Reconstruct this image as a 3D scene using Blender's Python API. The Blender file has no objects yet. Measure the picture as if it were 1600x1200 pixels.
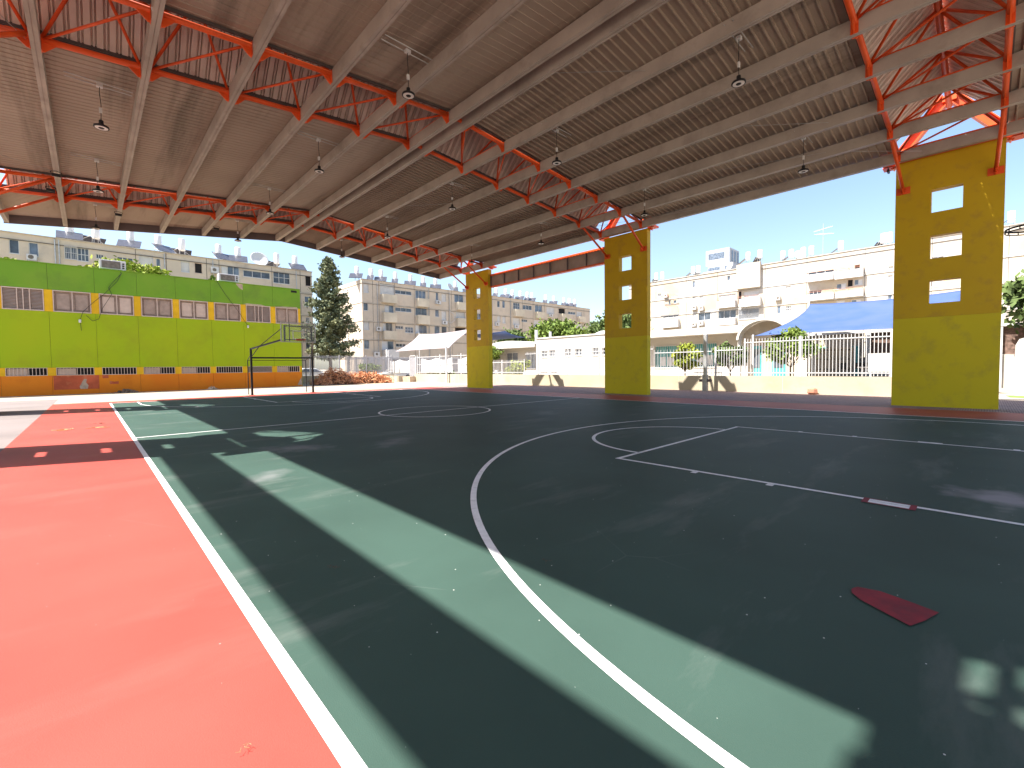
import bpy, bmesh, math, random
from mathutils import Vector, Matrix
random.seed(7)
S = bpy.context.scene
COL = S.collection
# ------------------------------------------------------------------ camera
cam_d = bpy.data.cameras.new('camera'); cam = bpy.data.objects.new('camera', cam_d); COL.objects.link(cam)
Rv = Vector((0.72646966, -0.68710197, -0.01152056)); Uv = Vector((0.0348752, 0.0201201, 0.99918912))
Fv = Vector((0.68631302, 0.72628236, -0.03857946))
m = Matrix((( Rv.x, Uv.x, -Fv.x, -0.6758), (Rv.y, Uv.y, -Fv.y, -12.484), (Rv.z, Uv.z, -Fv.z, 1.4457), (0, 0, 0, 1)))
cam.matrix_world = m
cam_d.sensor_width = 36; cam_d.lens = 698.2 / 1600 * 36; cam_d.clip_start = .05; cam_d.clip_end = 3000
S.camera = cam
# ------------------------------------------------------------------ light
SUN = Vector((-0.594, 0.243, 1.0)).normalized()
W = bpy.data.worlds.new('World'); S.world = W; W.use_nodes = True
nt = W.node_tree; bg = nt.nodes['Background']; sky = nt.nodes.new('ShaderNodeTexSky')
sky.sky_type = 'NISHITA'; sky.sun_disc = False
sky.sun_elevation = math.asin(SUN.z); sky.sun_rotation = math.atan2(SUN.x, SUN.y)
sky.air_density = 1.0; sky.dust_density = 1.6; sky.ozone_density = 1.0
nt.links.new(sky.outputs[0], bg.inputs[0]); bg.inputs[1].default_value = 0.10
sd = bpy.data.lights.new('sun', 'SUN'); so = bpy.data.objects.new('sun', sd); COL.objects.link(so)
sd.energy = 5.0; sd.angle = math.radians(.53); sd.color = (1, .96, .9)
so.rotation_euler = SUN.to_track_quat('Z', 'Y').to_euler(); so.location = (-20, 10, 40)
S.view_settings.view_transform = 'Standard'; S.view_settings.look = 'None'
S.view_settings.exposure = 1.6; S.view_settings.gamma = 1
S.render.engine = 'CYCLES'
S.cycles.max_bounces = 8; S.cycles.diffuse_bounces = 5; S.cycles.transparent_max_bounces = 12

# ------------------------------------------------------------------ materials
def mat(name, col, rough=.7, var=.12, scale=3, metal=0, spec=.3, bump=0, col2=None, detail=6, dirt=None, dscale=.6, alpha=None, dstretch=None):
    """base colour with procedural variation; col2: second colour mixed by noise; dirt: colour of stains and streaks"""
    M = bpy.data.materials.new(name); M.use_nodes = True; n = M.node_tree.nodes; l = M.node_tree.links
    b = n['Principled BSDF']; b.inputs['Roughness'].default_value = rough; b.inputs['Metallic'].default_value = metal
    b.inputs['Specular IOR Level'].default_value = spec
    tc = n.new('ShaderNodeTexCoord'); nz = n.new('ShaderNodeTexNoise'); nz.inputs['Scale'].default_value = scale; nz.inputs['Detail'].default_value = detail
    l.new(tc.outputs['Object'], nz.inputs['Vector'])
    mx = n.new('ShaderNodeMix'); mx.data_type = 'RGBA'
    c2 = col2 or tuple(max(0, c * (1 - 2 * var)) for c in col)
    mx.inputs[6].default_value = (*c2, 1); mx.inputs[7].default_value = (*col, 1)
    cr = n.new('ShaderNodeMapRange'); cr.inputs[1].default_value = .35; cr.inputs[2].default_value = .65
    l.new(nz.outputs[0], cr.inputs[0]); l.new(cr.outputs[0], mx.inputs[0])
    out = mx.outputs[2]
    if dirt:
        n2 = n.new('ShaderNodeTexNoise'); n2.inputs['Scale'].default_value = dscale; n2.inputs['Detail'].default_value = 10; n2.inputs['Roughness'].default_value = .65
        if dstretch:
            mp = n.new('ShaderNodeMapping'); mp.inputs['Scale'].default_value = dstretch; l.new(tc.outputs['Object'], mp.inputs[0]); l.new(mp.outputs[0], n2.inputs['Vector'])
        else: l.new(tc.outputs['Object'], n2.inputs['Vector'])
        r2 = n.new('ShaderNodeMapRange'); r2.inputs[1].default_value = .52; r2.inputs[2].default_value = .72; r2.inputs[4].default_value = .75
        l.new(n2.outputs[0], r2.inputs[0])
        m2 = n.new('ShaderNodeMix'); m2.data_type = 'RGBA'; l.new(r2.outputs[0], m2.inputs[0]); l.new(out, m2.inputs[6]); m2.inputs[7].default_value = (*dirt, 1)
        out = m2.outputs[2]
    l.new(out, b.inputs['Base Color'])
    if bump:
        bp = n.new('ShaderNodeBump'); bp.inputs['Strength'].default_value = bump; bp.inputs['Distance'].default_value = .02
        n3 = n.new('ShaderNodeTexNoise'); n3.inputs['Scale'].default_value = scale * 12; n3.inputs['Detail'].default_value = 4
        l.new(tc.outputs['Object'], n3.inputs['Vector']); l.new(n3.outputs[0], bp.inputs['Height']); l.new(bp.outputs[0], b.inputs['Normal'])
    if alpha is not None: b.inputs['Alpha'].default_value = alpha
    return M

def court_mat(name, col, speck=.9, scuff=.22, dust=(.40, .38, .36), rough=.62, stains=()):
    M = mat(name, col, rough=rough, var=.08, scale=.8, spec=.12)
    n = M.node_tree.nodes; l = M.node_tree.links; b = n['Principled BSDF']
    base = b.inputs['Base Color'].links[0].from_socket
    tc = [x for x in n if x.type == 'TEX_COORD'][0]
    # pale dust scuffs
    mp = n.new('ShaderNodeMapping'); mp.inputs['Scale'].default_value = (.35, 1.3, 1); mp.inputs['Rotation'].default_value = (0, 0, .5)
    l.new(tc.outputs['Object'], mp.inputs[0])
    a = n.new('ShaderNodeTexNoise'); a.inputs['Scale'].default_value = 1.1; a.inputs['Detail'].default_value = 9; a.inputs['Roughness'].default_value = .62
    l.new(mp.outputs[0], a.inputs['Vector'])
    r = n.new('ShaderNodeMapRange'); r.inputs[1].default_value = .56; r.inputs[2].default_value = .78; r.inputs[4].default_value = scuff
    l.new(a.outputs[0], r.inputs[0])
    m1 = n.new('ShaderNodeMix'); m1.data_type = 'RGBA'; l.new(r.outputs[0], m1.inputs[0]); l.new(base, m1.inputs[6]); m1.inputs[7].default_value = (*dust, 1)
    prev = m1.outputs[2]
    for (sx, sy, rx, ry, st) in stains:
        mp2 = n.new('ShaderNodeMapping'); mp2.vector_type = 'TEXTURE'; mp2.inputs['Location'].default_value = (sx, sy, 0); mp2.inputs['Scale'].default_value = (rx, ry, 1); mp2.inputs['Rotation'].default_value = (0, 0, .8)
        l.new(tc.outputs['Object'], mp2.inputs[0])
        le = n.new('ShaderNodeVectorMath'); le.operation = 'LENGTH'; cz = n.new('ShaderNodeVectorMath'); cz.operation = 'MULTIPLY'; cz.inputs[1].default_value = (1, 1, 0)
        l.new(mp2.outputs[0], cz.inputs[0]); l.new(cz.outputs[0], le.inputs[0])
        ns = n.new('ShaderNodeTexNoise'); ns.inputs['Scale'].default_value = 3.5; ns.inputs['Detail'].default_value = 10; l.new(tc.outputs['Object'], ns.inputs['Vector'])
        ad = n.new('ShaderNodeMath'); ad.operation = 'MULTIPLY_ADD'; ad.inputs[1].default_value = 1.6; l.new(ns.outputs[0], ad.inputs[0]); l.new(le.outputs['Value'], ad.inputs[2])
        rg = n.new('ShaderNodeMapRange'); rg.inputs[1].default_value = 1.75; rg.inputs[2].default_value = .9; rg.inputs[3].default_value = 0; rg.inputs[4].default_value = st; l.new(ad.outputs[0], rg.inputs[0])
        mm = n.new('ShaderNodeMix'); mm.data_type = 'RGBA'; l.new(rg.outputs[0], mm.inputs[0]); l.new(prev, mm.inputs[6]); mm.inputs[7].default_value = (.34, .32, .33, 1); prev = mm.outputs[2]
    # fine paint specks
    v = n.new('ShaderNodeTexVoronoi'); v.voronoi_dimensions = '2D'; v.inputs['Scale'].default_value = 2.2; l.new(tc.outputs['Object'], v.inputs['Vector'])
    wn = n.new('ShaderNodeTexWhiteNoise'); l.new(v.outputs['Color'], wn.inputs['Vector'])
    sz = n.new('ShaderNodeMath'); sz.operation = 'MULTIPLY'; sz.inputs[1].default_value = .011; l.new(wn.outputs['Value'], sz.inputs[0])
    lt = n.new('ShaderNodeMath'); lt.operation = 'LESS_THAN'; l.new(v.outputs['Distance'], lt.inputs[0]); l.new(sz.outputs[0], lt.inputs[1])
    ml = n.new('ShaderNodeMath'); ml.operation = 'MULTIPLY'; ml.inputs[1].default_value = speck; l.new(lt.outputs[0], ml.inputs[0])
    m2 = n.new('ShaderNodeMix'); m2.data_type = 'RGBA'; l.new(ml.outputs[0], m2.inputs[0]); l.new(prev, m2.inputs[6]); m2.inputs[7].default_value = (.7, .7, .66, 1)
    l.new(m2.outputs[2], b.inputs['Base Color'])
    # thin scratches
    mp3 = n.new('ShaderNodeMapping'); mp3.inputs['Scale'].default_value = (.5, .5, 1); l.new(tc.outputs['Object'], mp3.inputs[0])
    v3 = n.new('ShaderNodeTexVoronoi'); v3.voronoi_dimensions = '2D'; v3.feature = 'DISTANCE_TO_EDGE'; v3.inputs['Scale'].default_value = .9; l.new(mp3.outputs[0], v3.inputs['Vector'])
    l3 = n.new('ShaderNodeMath'); l3.operation = 'LESS_THAN'; l3.inputs[1].default_value = .0022; l.new(v3.outputs['Distance'], l3.inputs[0])
    n3 = n.new('ShaderNodeTexNoise'); n3.inputs['Scale'].default_value = .8; n3.inputs['Detail'].default_value = 3; l.new(tc.outputs['Object'], n3.inputs['Vector'])
    r3 = n.new('ShaderNodeMapRange'); r3.inputs[1].default_value = .54; r3.inputs[2].default_value = .66; r3.inputs[4].default_value = .10; l.new(n3.outputs[0], r3.inputs[0])
    k3 = n.new('ShaderNodeMath'); k3.operation = 'MULTIPLY'; l.new(l3.outputs[0], k3.inputs[0]); l.new(r3.outputs[0], k3.inputs[1])
    m5 = n.new('ShaderNodeMix'); m5.data_type = 'RGBA'; l.new(k3.outputs[0], m5.inputs[0]); l.new(m2.outputs[2], m5.inputs[6]); m5.inputs[7].default_value = (.35, .35, .33, 1)
    l.new(m5.outputs[2], b.inputs['Base Color'])
    # grain
    g = n.new('ShaderNodeTexNoise'); g.inputs['Scale'].default_value = 180; l.new(tc.outputs['Object'], g.inputs['Vector'])
    bp = n.new('ShaderNodeBump'); bp.inputs['Strength'].default_value = .25; bp.inputs['Distance'].default_value = .004
    l.new(g.outputs[0], bp.inputs['Height']); l.new(bp.outputs[0], b.inputs['Normal'])
    return M

def pavers(name, c1, c2, mortar, sc=4.5):
    M = mat(name, c1, rough=.85, col2=c2, scale=1.5, dirt=(.42, .3, .24), dscale=.4)
    n = M.node_tree.nodes; l = M.node_tree.links; b = n['Principled BSDF']
    base = b.inputs['Base Color'].links[0].from_socket; tc = [x for x in n if x.type == 'TEX_COORD'][0]
    br = n.new('ShaderNodeTexBrick'); br.inputs['Scale'].default_value = sc; br.inputs['Mortar Size'].default_value = .03
    br.inputs['Color1'].default_value = (1, 1, 1, 1); br.inputs['Color2'].default_value = (.72, .72, .72, 1); br.inputs['Mortar'].default_value = (*mortar, 1)
    l.new(tc.outputs['Object'], br.inputs['Vector'])
    mu = n.new('ShaderNodeMix'); mu.data_type = 'RGBA'; mu.blend_type = 'MULTIPLY'; mu.inputs[0].default_value = 1
    l.new(base, mu.inputs[6]); l.new(br.outputs[0], mu.inputs[7]); l.new(mu.outputs[2], b.inputs['Base Color'])
    return M

M = {}
M['ground'] = mat('ground_sand', (.38, .315, .24), .9, scale=.35, bump=.4, col2=(.33, .275, .215), dirt=(.21, .165, .125), dscale=.25)
M['concrete'] = mat('pale_concrete', (.21, .175, .165), .85, scale=.5, bump=.3, dirt=(.16, .135, .13), dscale=.5)
M['green'] = court_mat('green_court_paint', (.045, .082, .066), stains=[(6.2, -12.6, .55, .5, .75), (2.0, -3.9, .5, .9, .35), (3.6, -4.6, .8, .4, .3), (1.0, -5.9, .5, .3, .3), (9.5, -3.2, .9, .5, .2), (6.0, 3.5, 2.2, .3, .25)])
M['red'] = court_mat('red_court_paint', (.39, .070, .055), speck=.35, scuff=.22, dust=(.44, .18, .15), rough=.5)
M['line'] = mat('white_line_paint', (.80, .80, .78), .55, scale=14, var=.05, dirt=(.52, .53, .51), dscale=9)
M['redp'] = mat('red_patch_paint', (.25, .018, .030), .7, scale=9, col2=(.15, .018, .028), dirt=(.14, .03, .04), dscale=14)
M['dust'] = mat('pale_dust', (.16, .155, .16), .9, scale=5, var=.2)
M['paver'] = pavers('brick_pavers', (.42, .28, .24), (.34, .235, .21), (.45, .42, .40))
M['sheet'] = mat('roof_sheet_metal', (.38, .305, .24), .5, scale=.6, col2=(.34, .27, .21), dirt=(.11, .08, .06), dscale=1.0, spec=.35, dstretch=(1.6, .10, 1))  # darker streaks drawn out along the purlins, placed by noise
M['capsheet'] = mat('cap_sheet_metal', (.80, .70, .62), .45, scale=.8, dirt=(.42, .25, .19), dscale=1.2, spec=.4)
M['steel'] = mat('grey_steel_paint', (.40, .345, .30), .5, scale=1.2, var=.1, dirt=(.24, .20, .17), dscale=1.3)
M['fascia'] = mat('fascia_steel_paint', (.15, .12, .12), .55, scale=1.2, var=.1)
M['orange'] = mat('orange_steel_paint', (.78, .105, .02), .42, scale=2, var=.09, dirt=(.5, .06, .015), dscale=1.5)
M['flash'] = mat('dark_flashing', (.11, .09, .085), .6)
M['web'] = mat('girder_web_paint', (.36, .27, .23), .5, scale=1.5)
M['black'] = mat('black_metal', (.02, .02, .023), .45, scale=4)
M['darkhole'] = mat('dark_interior', (.02, .018, .017), .9)
M['diff'] = mat('lamp_diffuser', (.80, .77, .74), .4, var=.02)
M['galv'] = mat('galvanised_steel', (.50, .50, .50), .4, metal=.5, scale=5)
M['cable'] = mat('black_cable', (.03, .028, .028), .6)
M['whitep'] = mat('white_paint', (.60, .59, .58), .5, scale=1, var=.03)
M['stucco_w'] = mat('white_stucco', (.50, .48, .45), .9, scale=.4, col2=(.46, .42, .36), bump=.3)
M['stucco_cream'] = mat('cream_stucco', (.45, .375, .25), .9, scale=.5, col2=(.45, .40, .30), bump=.3, dirt=(.36, .29, .20), dscale=.8)
M['stucco_g'] = mat('grey_beige_stucco', (.64, .53, .41), .9, scale=.35, col2=(.54, .455, .36), bump=.4, dirt=(.36, .31, .26), dscale=.35)
M['stucco_c'] = mat('sunlit_block_stucco', (.47, .445, .41), .9, scale=.22, col2=(.47, .375, .25), bump=.4, dirt=(.36, .30, .24), dscale=.5)
M['joint'] = mat('dark_joint_gap', (.14, .12, .11), .9)  # dark grey for joints, drip lines and slots
M['slab'] = mat('slab_band_stucco', (.56, .48, .38), .9, scale=.8, dirt=(.25, .22, .2), dscale=.6)
M['balc'] = mat('balcony_stucco', (.70, .61, .47), .9, scale=.5, dirt=(.50, .43, .34), dscale=.8)
M['glass'] = mat('window_glass', (.10, .12, .15), .08, scale=1, var=.3, spec=.6)
M['glassb'] = mat('blue_grey_glass', (.16, .20, .26), .12, scale=1, var=.3, spec=.6)
M['shutter'] = mat('white_shutter', (.66, .65, .64), .6, scale=2, var=.05)
M['shutterb'] = mat('brown_shutter', (.34, .24, .19), .6, scale=2, var=.1)
M['green_up'] = mat('green_facade_paint', (.15, .31, .02), .8, scale=.7, col2=(.18, .32, .025), bump=.15, dirt=(.125, .22, .03), dscale=.5)
M['green_mid'] = mat('olive_green_facade', (.30, .42, .006), .8, scale=.5, col2=(.33, .42, .006), bump=.15, dirt=(.27, .32, .012), dscale=.45)  # yellower green than the band at the top
M['org_base'] = mat('orange_facade_paint', (.72, .235, .012), .8, scale=.6, col2=(.70, .19, .01), bump=.15, dirt=(.55, .13, .01), dscale=.6)
M['yel'] = mat('yellow_facade_paint', (.78, .46, .015), .8, scale=2, var=.08)
M['redpatch_w'] = mat('faded_red_facade_paint', (.56, .12, .05), .85, scale=2, var=.15, dirt=(.62, .26, .12), dscale=2.5)
M['plaster'] = mat('bare_plaster', (.55, .42, .30), .95, scale=3, var=.2)
M['louver'] = mat('brown_louver', (.40, .30, .24), .6, scale=4, var=.1)
M['frame_t'] = mat('tan_window_frame', (.60, .47, .38), .6, var=.06)
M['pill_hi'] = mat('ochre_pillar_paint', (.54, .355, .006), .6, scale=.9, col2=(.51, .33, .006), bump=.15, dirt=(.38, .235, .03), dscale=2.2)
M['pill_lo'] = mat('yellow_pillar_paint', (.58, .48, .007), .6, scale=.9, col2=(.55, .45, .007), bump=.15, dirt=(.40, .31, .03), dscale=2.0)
M['fence_w'] = mat('white_fence_paint', (.56, .55, .545), .5, var=.03)
M['fence_g'] = mat('grey_fence_paint', (.42, .41, .43), .5, var=.06)
M['teal'] = mat('teal_panel', (.10, .36, .36), .4, var=.1)
M['sail_b'] = mat('blue_sail_cloth', (.066, .10, .23), .8, scale=.8, col2=(.045, .085, .22))
M['sail_w'] = mat('pinkish_white_sail_cloth', (.30, .25, .25), .8, scale=.8, var=.03)
M['bark'] = mat('tree_bark', (.12, .085, .06), .9, scale=6)
M['leaf_con'] = mat('conifer_foliage', (.10, .13, .08), .8, scale=1.5, col2=(.19, .19, .09))
M['leaf_lime'] = mat('light_green_foliage', (.17, .23, .035), .8, scale=1.5, col2=(.09, .14, .03))
M['leaf_olive'] = mat('olive_foliage', (.12, .17, .045), .8, scale=1.5, col2=(.07, .10, .03))
M['leaf_yel'] = mat('yellow_green_foliage', (.32, .34, .04), .8, scale=1.5, col2=(.17, .22, .03))
M['dry'] = mat('dry_fronds', (.50, .20, .09), .9, scale=2.5, col2=(.66, .34, .18))
M['carw'] = mat('white_car_paint', (.78, .78, .78), .2, var=.02, spec=.6)
M['tyre'] = mat('tyre_rubber', (.02, .02, .02), .8)
M['tank'] = mat('white_tank_enamel', (.80, .78, .77), .4, var=.03)
M['panel'] = mat('solar_panel_glass', (.07, .07, .085), .2, spec=.6)
M['lattice'] = mat('brown_lattice_wood', (.22, .14, .11), .8, scale=8, var=.3)
M['blk_grey'] = mat('dark_grey_ac', (.20, .17, .14), .6, scale=6, var=.2)
M['rust'] = mat('brick_red', (.5, .22, .14), .9, var=.1)
M['clr'] = mat('clear_board', (.60, .62, .60), .1, spec=.5, var=.02, alpha=.16)
M['tower'] = mat('tower_concrete', (.40, .43, .48), .7, scale=.1, var=.04)
M['grassg'] = mat('grass_patch', (.16, .24, .05), .95, scale=3)

# ------------------------------------------------------------------ mesh building
class MB:
    def __init__(s): s.v = []; s.f = []
    def quad(s, a, b, c, d):
        i = len(s.v); s.v += [tuple(a), tuple(b), tuple(c), tuple(d)]; s.f.append((i, i+1, i+2, i+3))
    def poly(s, pts):
        i = len(s.v); s.v += [tuple(p) for p in pts]; s.f.append(tuple(range(i, i+len(pts))))
    def box(s, x0, x1, y0, y1, z0, z1):
        i = len(s.v)
        s.v += [(x0,y0,z0),(x1,y0,z0),(x1,y1,z0),(x0,y1,z0),(x0,y0,z1),(x1,y0,z1),(x1,y1,z1),(x0,y1,z1)]
        s.f += [(i,i+3,i+2,i+1),(i+4,i+5,i+6,i+7),(i,i+1,i+5,i+4),(i+1,i+2,i+6,i+5),(i+2,i+3,i+7,i+6),(i+3,i,i+4,i+7)]
        return s
    def prism(s, prof, fn, t0, t1):
        """closed profile [(a,b)], fn(a,b,t)->xyz"""
        i = len(s.v); n = len(prof)
        s.v += [fn(a, b, t0) for a, b in prof] + [fn(a, b, t1) for a, b in prof]
        for k in range(n): s.f.append((i+k, i+(k+1) % n, i+n+(k+1) % n, i+n+k))
        s.f += [tuple(range(i+n-1, i-1, -1)), tuple(range(i+n, i+2*n))]
        return s
    def beam(s, p0, p1, w, h, up=(0, 0, 1)):
        p0 = Vector(p0); p1 = Vector(p1); d = (p1-p0).normalized(); u = Vector(up)
        if abs(d.dot(u)) > .98: u = Vector((1, 0, 0))
        a = d.cross(u).normalized() * w/2; b = a.cross(d).normalized() * h/2
        i = len(s.v)
        for p in (p0, p1):
            s.v += [tuple(p-a-b), tuple(p+a-b), tuple(p+a+b), tuple(p-a+b)]
        s.f += [(i,i+1,i+2,i+3)[::-1],(i+4,i+5,i+6,i+7),(i,i+1,i+5,i+4),(i+1,i+2,i+6,i+5),(i+2,i+3,i+7,i+6),(i+3,i,i+4,i+7)]
        return s
    def tube(s, p0, p1, r, n=8, r1=None):
        p0 = Vector(p0); p1 = Vector(p1); d = (p1-p0).normalized(); u = Vector((0, 0, 1)) if abs(d.z) < .95 else Vector((1, 0, 0))
        a = d.cross(u).normalized(); b = a.cross(d).normalized(); i = len(s.v); r1 = r if r1 is None else r1
        for p, q in ((p0, r), (p1, r1)):
            for k in range(n):
                t = 2*math.pi*k/n; s.v.append(tuple(p + a*q*math.cos(t) + b*q*math.sin(t)))
        for k in range(n): s.f.append((i+k, i+(k+1) % n, i+n+(k+1) % n, i+n+k))
        s.f += [tuple(range(i+n-1, i-1, -1)), tuple(range(i+n, i+2*n))]
        return s
    def path(s, pts, r, n=6):
        for a, b in zip(pts, pts[1:]): s.tube(a, b, r, n)
        return s
    def lathe(s, c, prof, n=24):
        i = len(s.v); m_ = len(prof)
        for r, z in prof:
            for k in range(n):
                t = 2*math.pi*k/n; s.v.append((c[0]+r*math.cos(t), c[1]+r*math.sin(t), c[2]+z))
        for j in range(m_-1):
            for k in range(n):
                s.f.append((i+j*n+k, i+j*n+(k+1) % n, i+(j+1)*n+(k+1) % n, i+(j+1)*n+k))
        s.f += [tuple(range(i+n-1, i-1, -1)), tuple(range(i+(m_-1)*n, i+m_*n))]
        return s
    def torus(s, c, R, r, n=32, k=8):
        i = len(s.v)
        for a in range(n):
            t = 2*math.pi*a/n
            for b in range(k):
                q = 2*math.pi*b/k; rr = R + r*math.cos(q)
                s.v.append((c[0]+rr*math.cos(t), c[1]+rr*math.sin(t), c[2]+r*math.sin(q)))
        for a in range(n):
            for b in range(k):
                s.f.append((i+a*k+b, i+((a+1) % n)*k+b, i+((a+1) % n)*k+(b+1) % k, i+a*k+(b+1) % k))
        return s
    def build(s, name, m_, parent=None, smooth=False, bevel=0):
        me = bpy.data.meshes.new(name); me.from_pydata(s.v, [], s.f); me.update()
        ob = bpy.data.objects.new(name, me); COL.objects.link(ob)
        if m_ is not None: me.materials.append(m_)
        bm = bmesh.new(); bm.from_mesh(me); bmesh.ops.recalc_face_normals(bm, faces=bm.faces); bm.to_mesh(me); bm.free()
        if smooth:
            for p in me.polygons: p.use_smooth = len(p.vertices) < 6
        if parent is not None: ob.parent = parent
        if bevel:
            b = ob.modifiers.new('bevel', 'BEVEL'); b.width = bevel; b.segments = 2; b.limit_method = 'ANGLE'
        return ob

def tag(o, label=None, cat=None, group=None, kind=None):
    if label: o['label'] = label
    if cat: o['category'] = cat
    if group: o['group'] = group
    if kind: o['kind'] = kind
    return o
def thing(name, label, cat, loc=(0, 0, 0), group=None, rz=0):
    o = bpy.data.objects.new(name, None); COL.objects.link(o); o.empty_display_size = .3
    o.location = loc; o.rotation_euler = (0, 0, rz)
    return tag(o, label, cat, group)
def copy_tree(o, parent=None):
    c = o.copy(); COL.objects.link(c); c.parent = parent
    for ch in [x for x in ALL(o)]: copy_tree(ch, c)
    return c
def ALL(o): return list(o.children)
def struct(name, mb, m_, parent=None):
    o = mb.build(name, m_, parent)
    if parent is None: o['kind'] = 'structure'
    return o
ORD = ['leftmost', 'second from the left', 'third from the left', 'fourth from the left', 'fifth from the left', 'sixth from the left', 'seventh from the left', 'eighth from the left', 'ninth from the left', 'tenth from the left', 'eleventh from the left', 'twelfth from the left', 'thirteenth from the left', 'fourteenth from the left', 'fifteenth from the left', 'sixteenth from the left', 'seventeenth from the left', 'eighteenth from the left', 'nineteenth from the left', 'rightmost']

# ================================================================== SETTING
CW, CL = 15.241, 28.847; H = CL/2; CX = CW/2; LW = .067
g = MB(); g.quad((-900, -900, 0), (900, -900, 0), (900, 900, 0), (-900, 900, 0)); struct('ground', g, M['ground'])
g = MB(); g.quad((-14, -24, .004), (-1.9, -24, .004), (-1.9, 21, .004), (-14, 21, .004)); struct('pavement', g, M['concrete'])
g = MB(); g.quad((17.85, -30, .004), (24.0, -30, .004), (24.0, 16.9, .004), (17.85, 16.9, .004)); struct('path', g, M['paver'])
g = MB(); g.quad((-1.9, -H-2.3, .008), (17.85, -H-2.3, .008), (17.85, H+1.55, .008), (-1.9, H+1.55, .008)); struct('court_apron', g, M['red'])
g = MB(); g.quad((0, -H, .012), (CW, -H, .012), (CW, H, .012), (0, H, .012)); struct('court_surface', g, M['green'])
ZL = .016
L = MB()
def hline(x0, x1, y, z=ZL, w=LW): L.quad((x0, y-w/2, z), (x1, y-w/2, z), (x1, y+w/2, z), (x0, y+w/2, z))
def vline(x, y0, y1, z=ZL, w=LW): L.quad((x-w/2, y0, z), (x+w/2, y0, z), (x+w/2, y1, z), (x-w/2, y1, z))
def arc(cx, cy, r, a0, a1, n=96, z=ZL, w=LW):
    for k in range(n):
        t0 = math.radians(a0+(a1-a0)*k/n); t1 = math.radians(a0+(a1-a0)*(k+1)/n)
        L.quad(*[(cx+q*math.cos(t), cy+q*math.sin(t), z) for q, t in ((r-w/2, t0), (r+w/2, t0), (r+w/2, t1), (r-w/2, t1))])
hw = LW/2
vline(0-hw, -H-LW, H+LW); vline(CW+hw, -H-LW, H+LW); hline(0, CW, -H-hw); hline(0, CW, H+hw)
hline(0, CX-1.8-hw+.02, 0); hline(CX-1.8+hw, CX+1.8-hw, 0); hline(CX+1.8+hw-.02, CW, 0)
arc(CX, 0, 1.8, 0, 360, z=ZL+.001)
for s in (-1, 1):
    yb = s*H; yf = s*(H-5.8)
    hline(CX-2.45, CX+2.45, yf)
    for sx in (-1, 1):
        vline(CX+sx*(2.45-hw), *sorted((yb, yf-s*hw-s*0)), z=ZL+.001)
        for d0, d1, wd in ((1.52, 1.57, .09), (2.42, 2.74, .09), (3.62, 3.67, .09), (4.53, 4.58, .09)):
            xa = CX+sx*2.45; xb = xa+sx*wd
            if d1-d0 < .1: d1 += .025
            y0, y1 = sorted((s*(H-d0), s*(H-d1)))
            L.quad((min(xa, xb), y0, ZL), (max(xa, xb), y0, ZL), (max(xa, xb), y1, ZL), (min(xa, xb), y1, ZL))
        xs = .9 if sx < 0 else CW-.9
        vline(xs, *sorted((yb, s*(H-1.575-.55))))
    ang = math.degrees(math.asin(.55/6.72)) if False else 0
    r3 = CX-.9
    a0 = math.degrees(math.atan2(.55, r3)); rr = math.hypot(.55, r3)
    if s < 0: arc(CX, -H+1.575, rr, a0, 180-a0, n=128, z=ZL+.0005); arc(CX, -H+5.8, 1.8, 0, 180)
    else: arc(CX, H-1.575, rr, -180+a0, -a0, n=128, z=ZL+.0005); arc(CX, H-5.8, 1.8, 180, 360)
struct('court_lines', L, M['line'])
g = MB(); zz = .0185
pts = [(2.771, -11.933), (2.80, -11.938), (2.839, -11.955), (2.85, -12.0), (2.867, -12.062), (2.835, -12.2), (2.794, -12.333), (2.63, -12.285), (2.507, -12.234), (2.59, -12.1), (2.653, -11.999), (2.72, -11.945)]
g.poly([(x, y, zz) for x, y in pts])
bx0, bx1, by0, by1 = CX-2.45-.09, CX-2.45, -H+2.42, -H+2.74
for (a, b, c, d) in ((bx0-.03, bx0, by0-.05, by1+.05), (bx0, bx1+.072, by0-.05, by0), (bx0, bx1+.072, by1, by1+.05), (bx1+.068, bx1+.09, by0-.05, by1+.05)):
    g.quad((a, c, zz), (b, c, zz), (b, d, zz), (a, d, zz))
struct('court_red_paint_patches', g, M['redp'])

# ================================================================== CANOPY
XC = 7.788; HG = .25; SP = (10.787-HG)/6; ZE, ZR = 7.962, 8.853; PH = .32; PW = .15
YM, Y1, Y3 = -.034, 11.72, -11.562; D = 1.139; XP0, XP1 = 18.947, 19.25; HP = 1.225; HH = .358
YN = -16.2
def PX(i): return (-.09 if i == -7 else 0) + XC + (1 if i > 0 else -1)*(HG+(abs(i)-1)*SP)
def PZ(i): return ZR+(ZE-ZR)*(abs(i)-1)/6
def ZX(x): return ZR+(ZE-ZR)*(abs(x-XC)-HG)/(6*SP)     # purlin bottom height on the slope at x
def YF(x):
    t = (x-XC)/10.787
    return 16.0+(-.45*t if t > 0 else -1.3*t)
can = thing('sports_canopy', 'large open gabled steel canopy on yellow pillars over the basketball court', 'canopy', (XC, 0, 0))
def C_(mb, name, m_, parent=can, **k):
    # geometry is in world coordinates; root sits at XC,0,0
    if name not in ('column_upper', 'column_lower', 'foot_plate'):
        mb.v = [(x, y, z+.006*y if z > 7.7 else z) for x, y, z in mb.v]    # the roof rises very slightly away from the camera
    o = mb.build(name, m_, parent, **k)
    r = parent
    while r is not None: o.location -= Vector(r.location); r = r.parent
    return o
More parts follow.
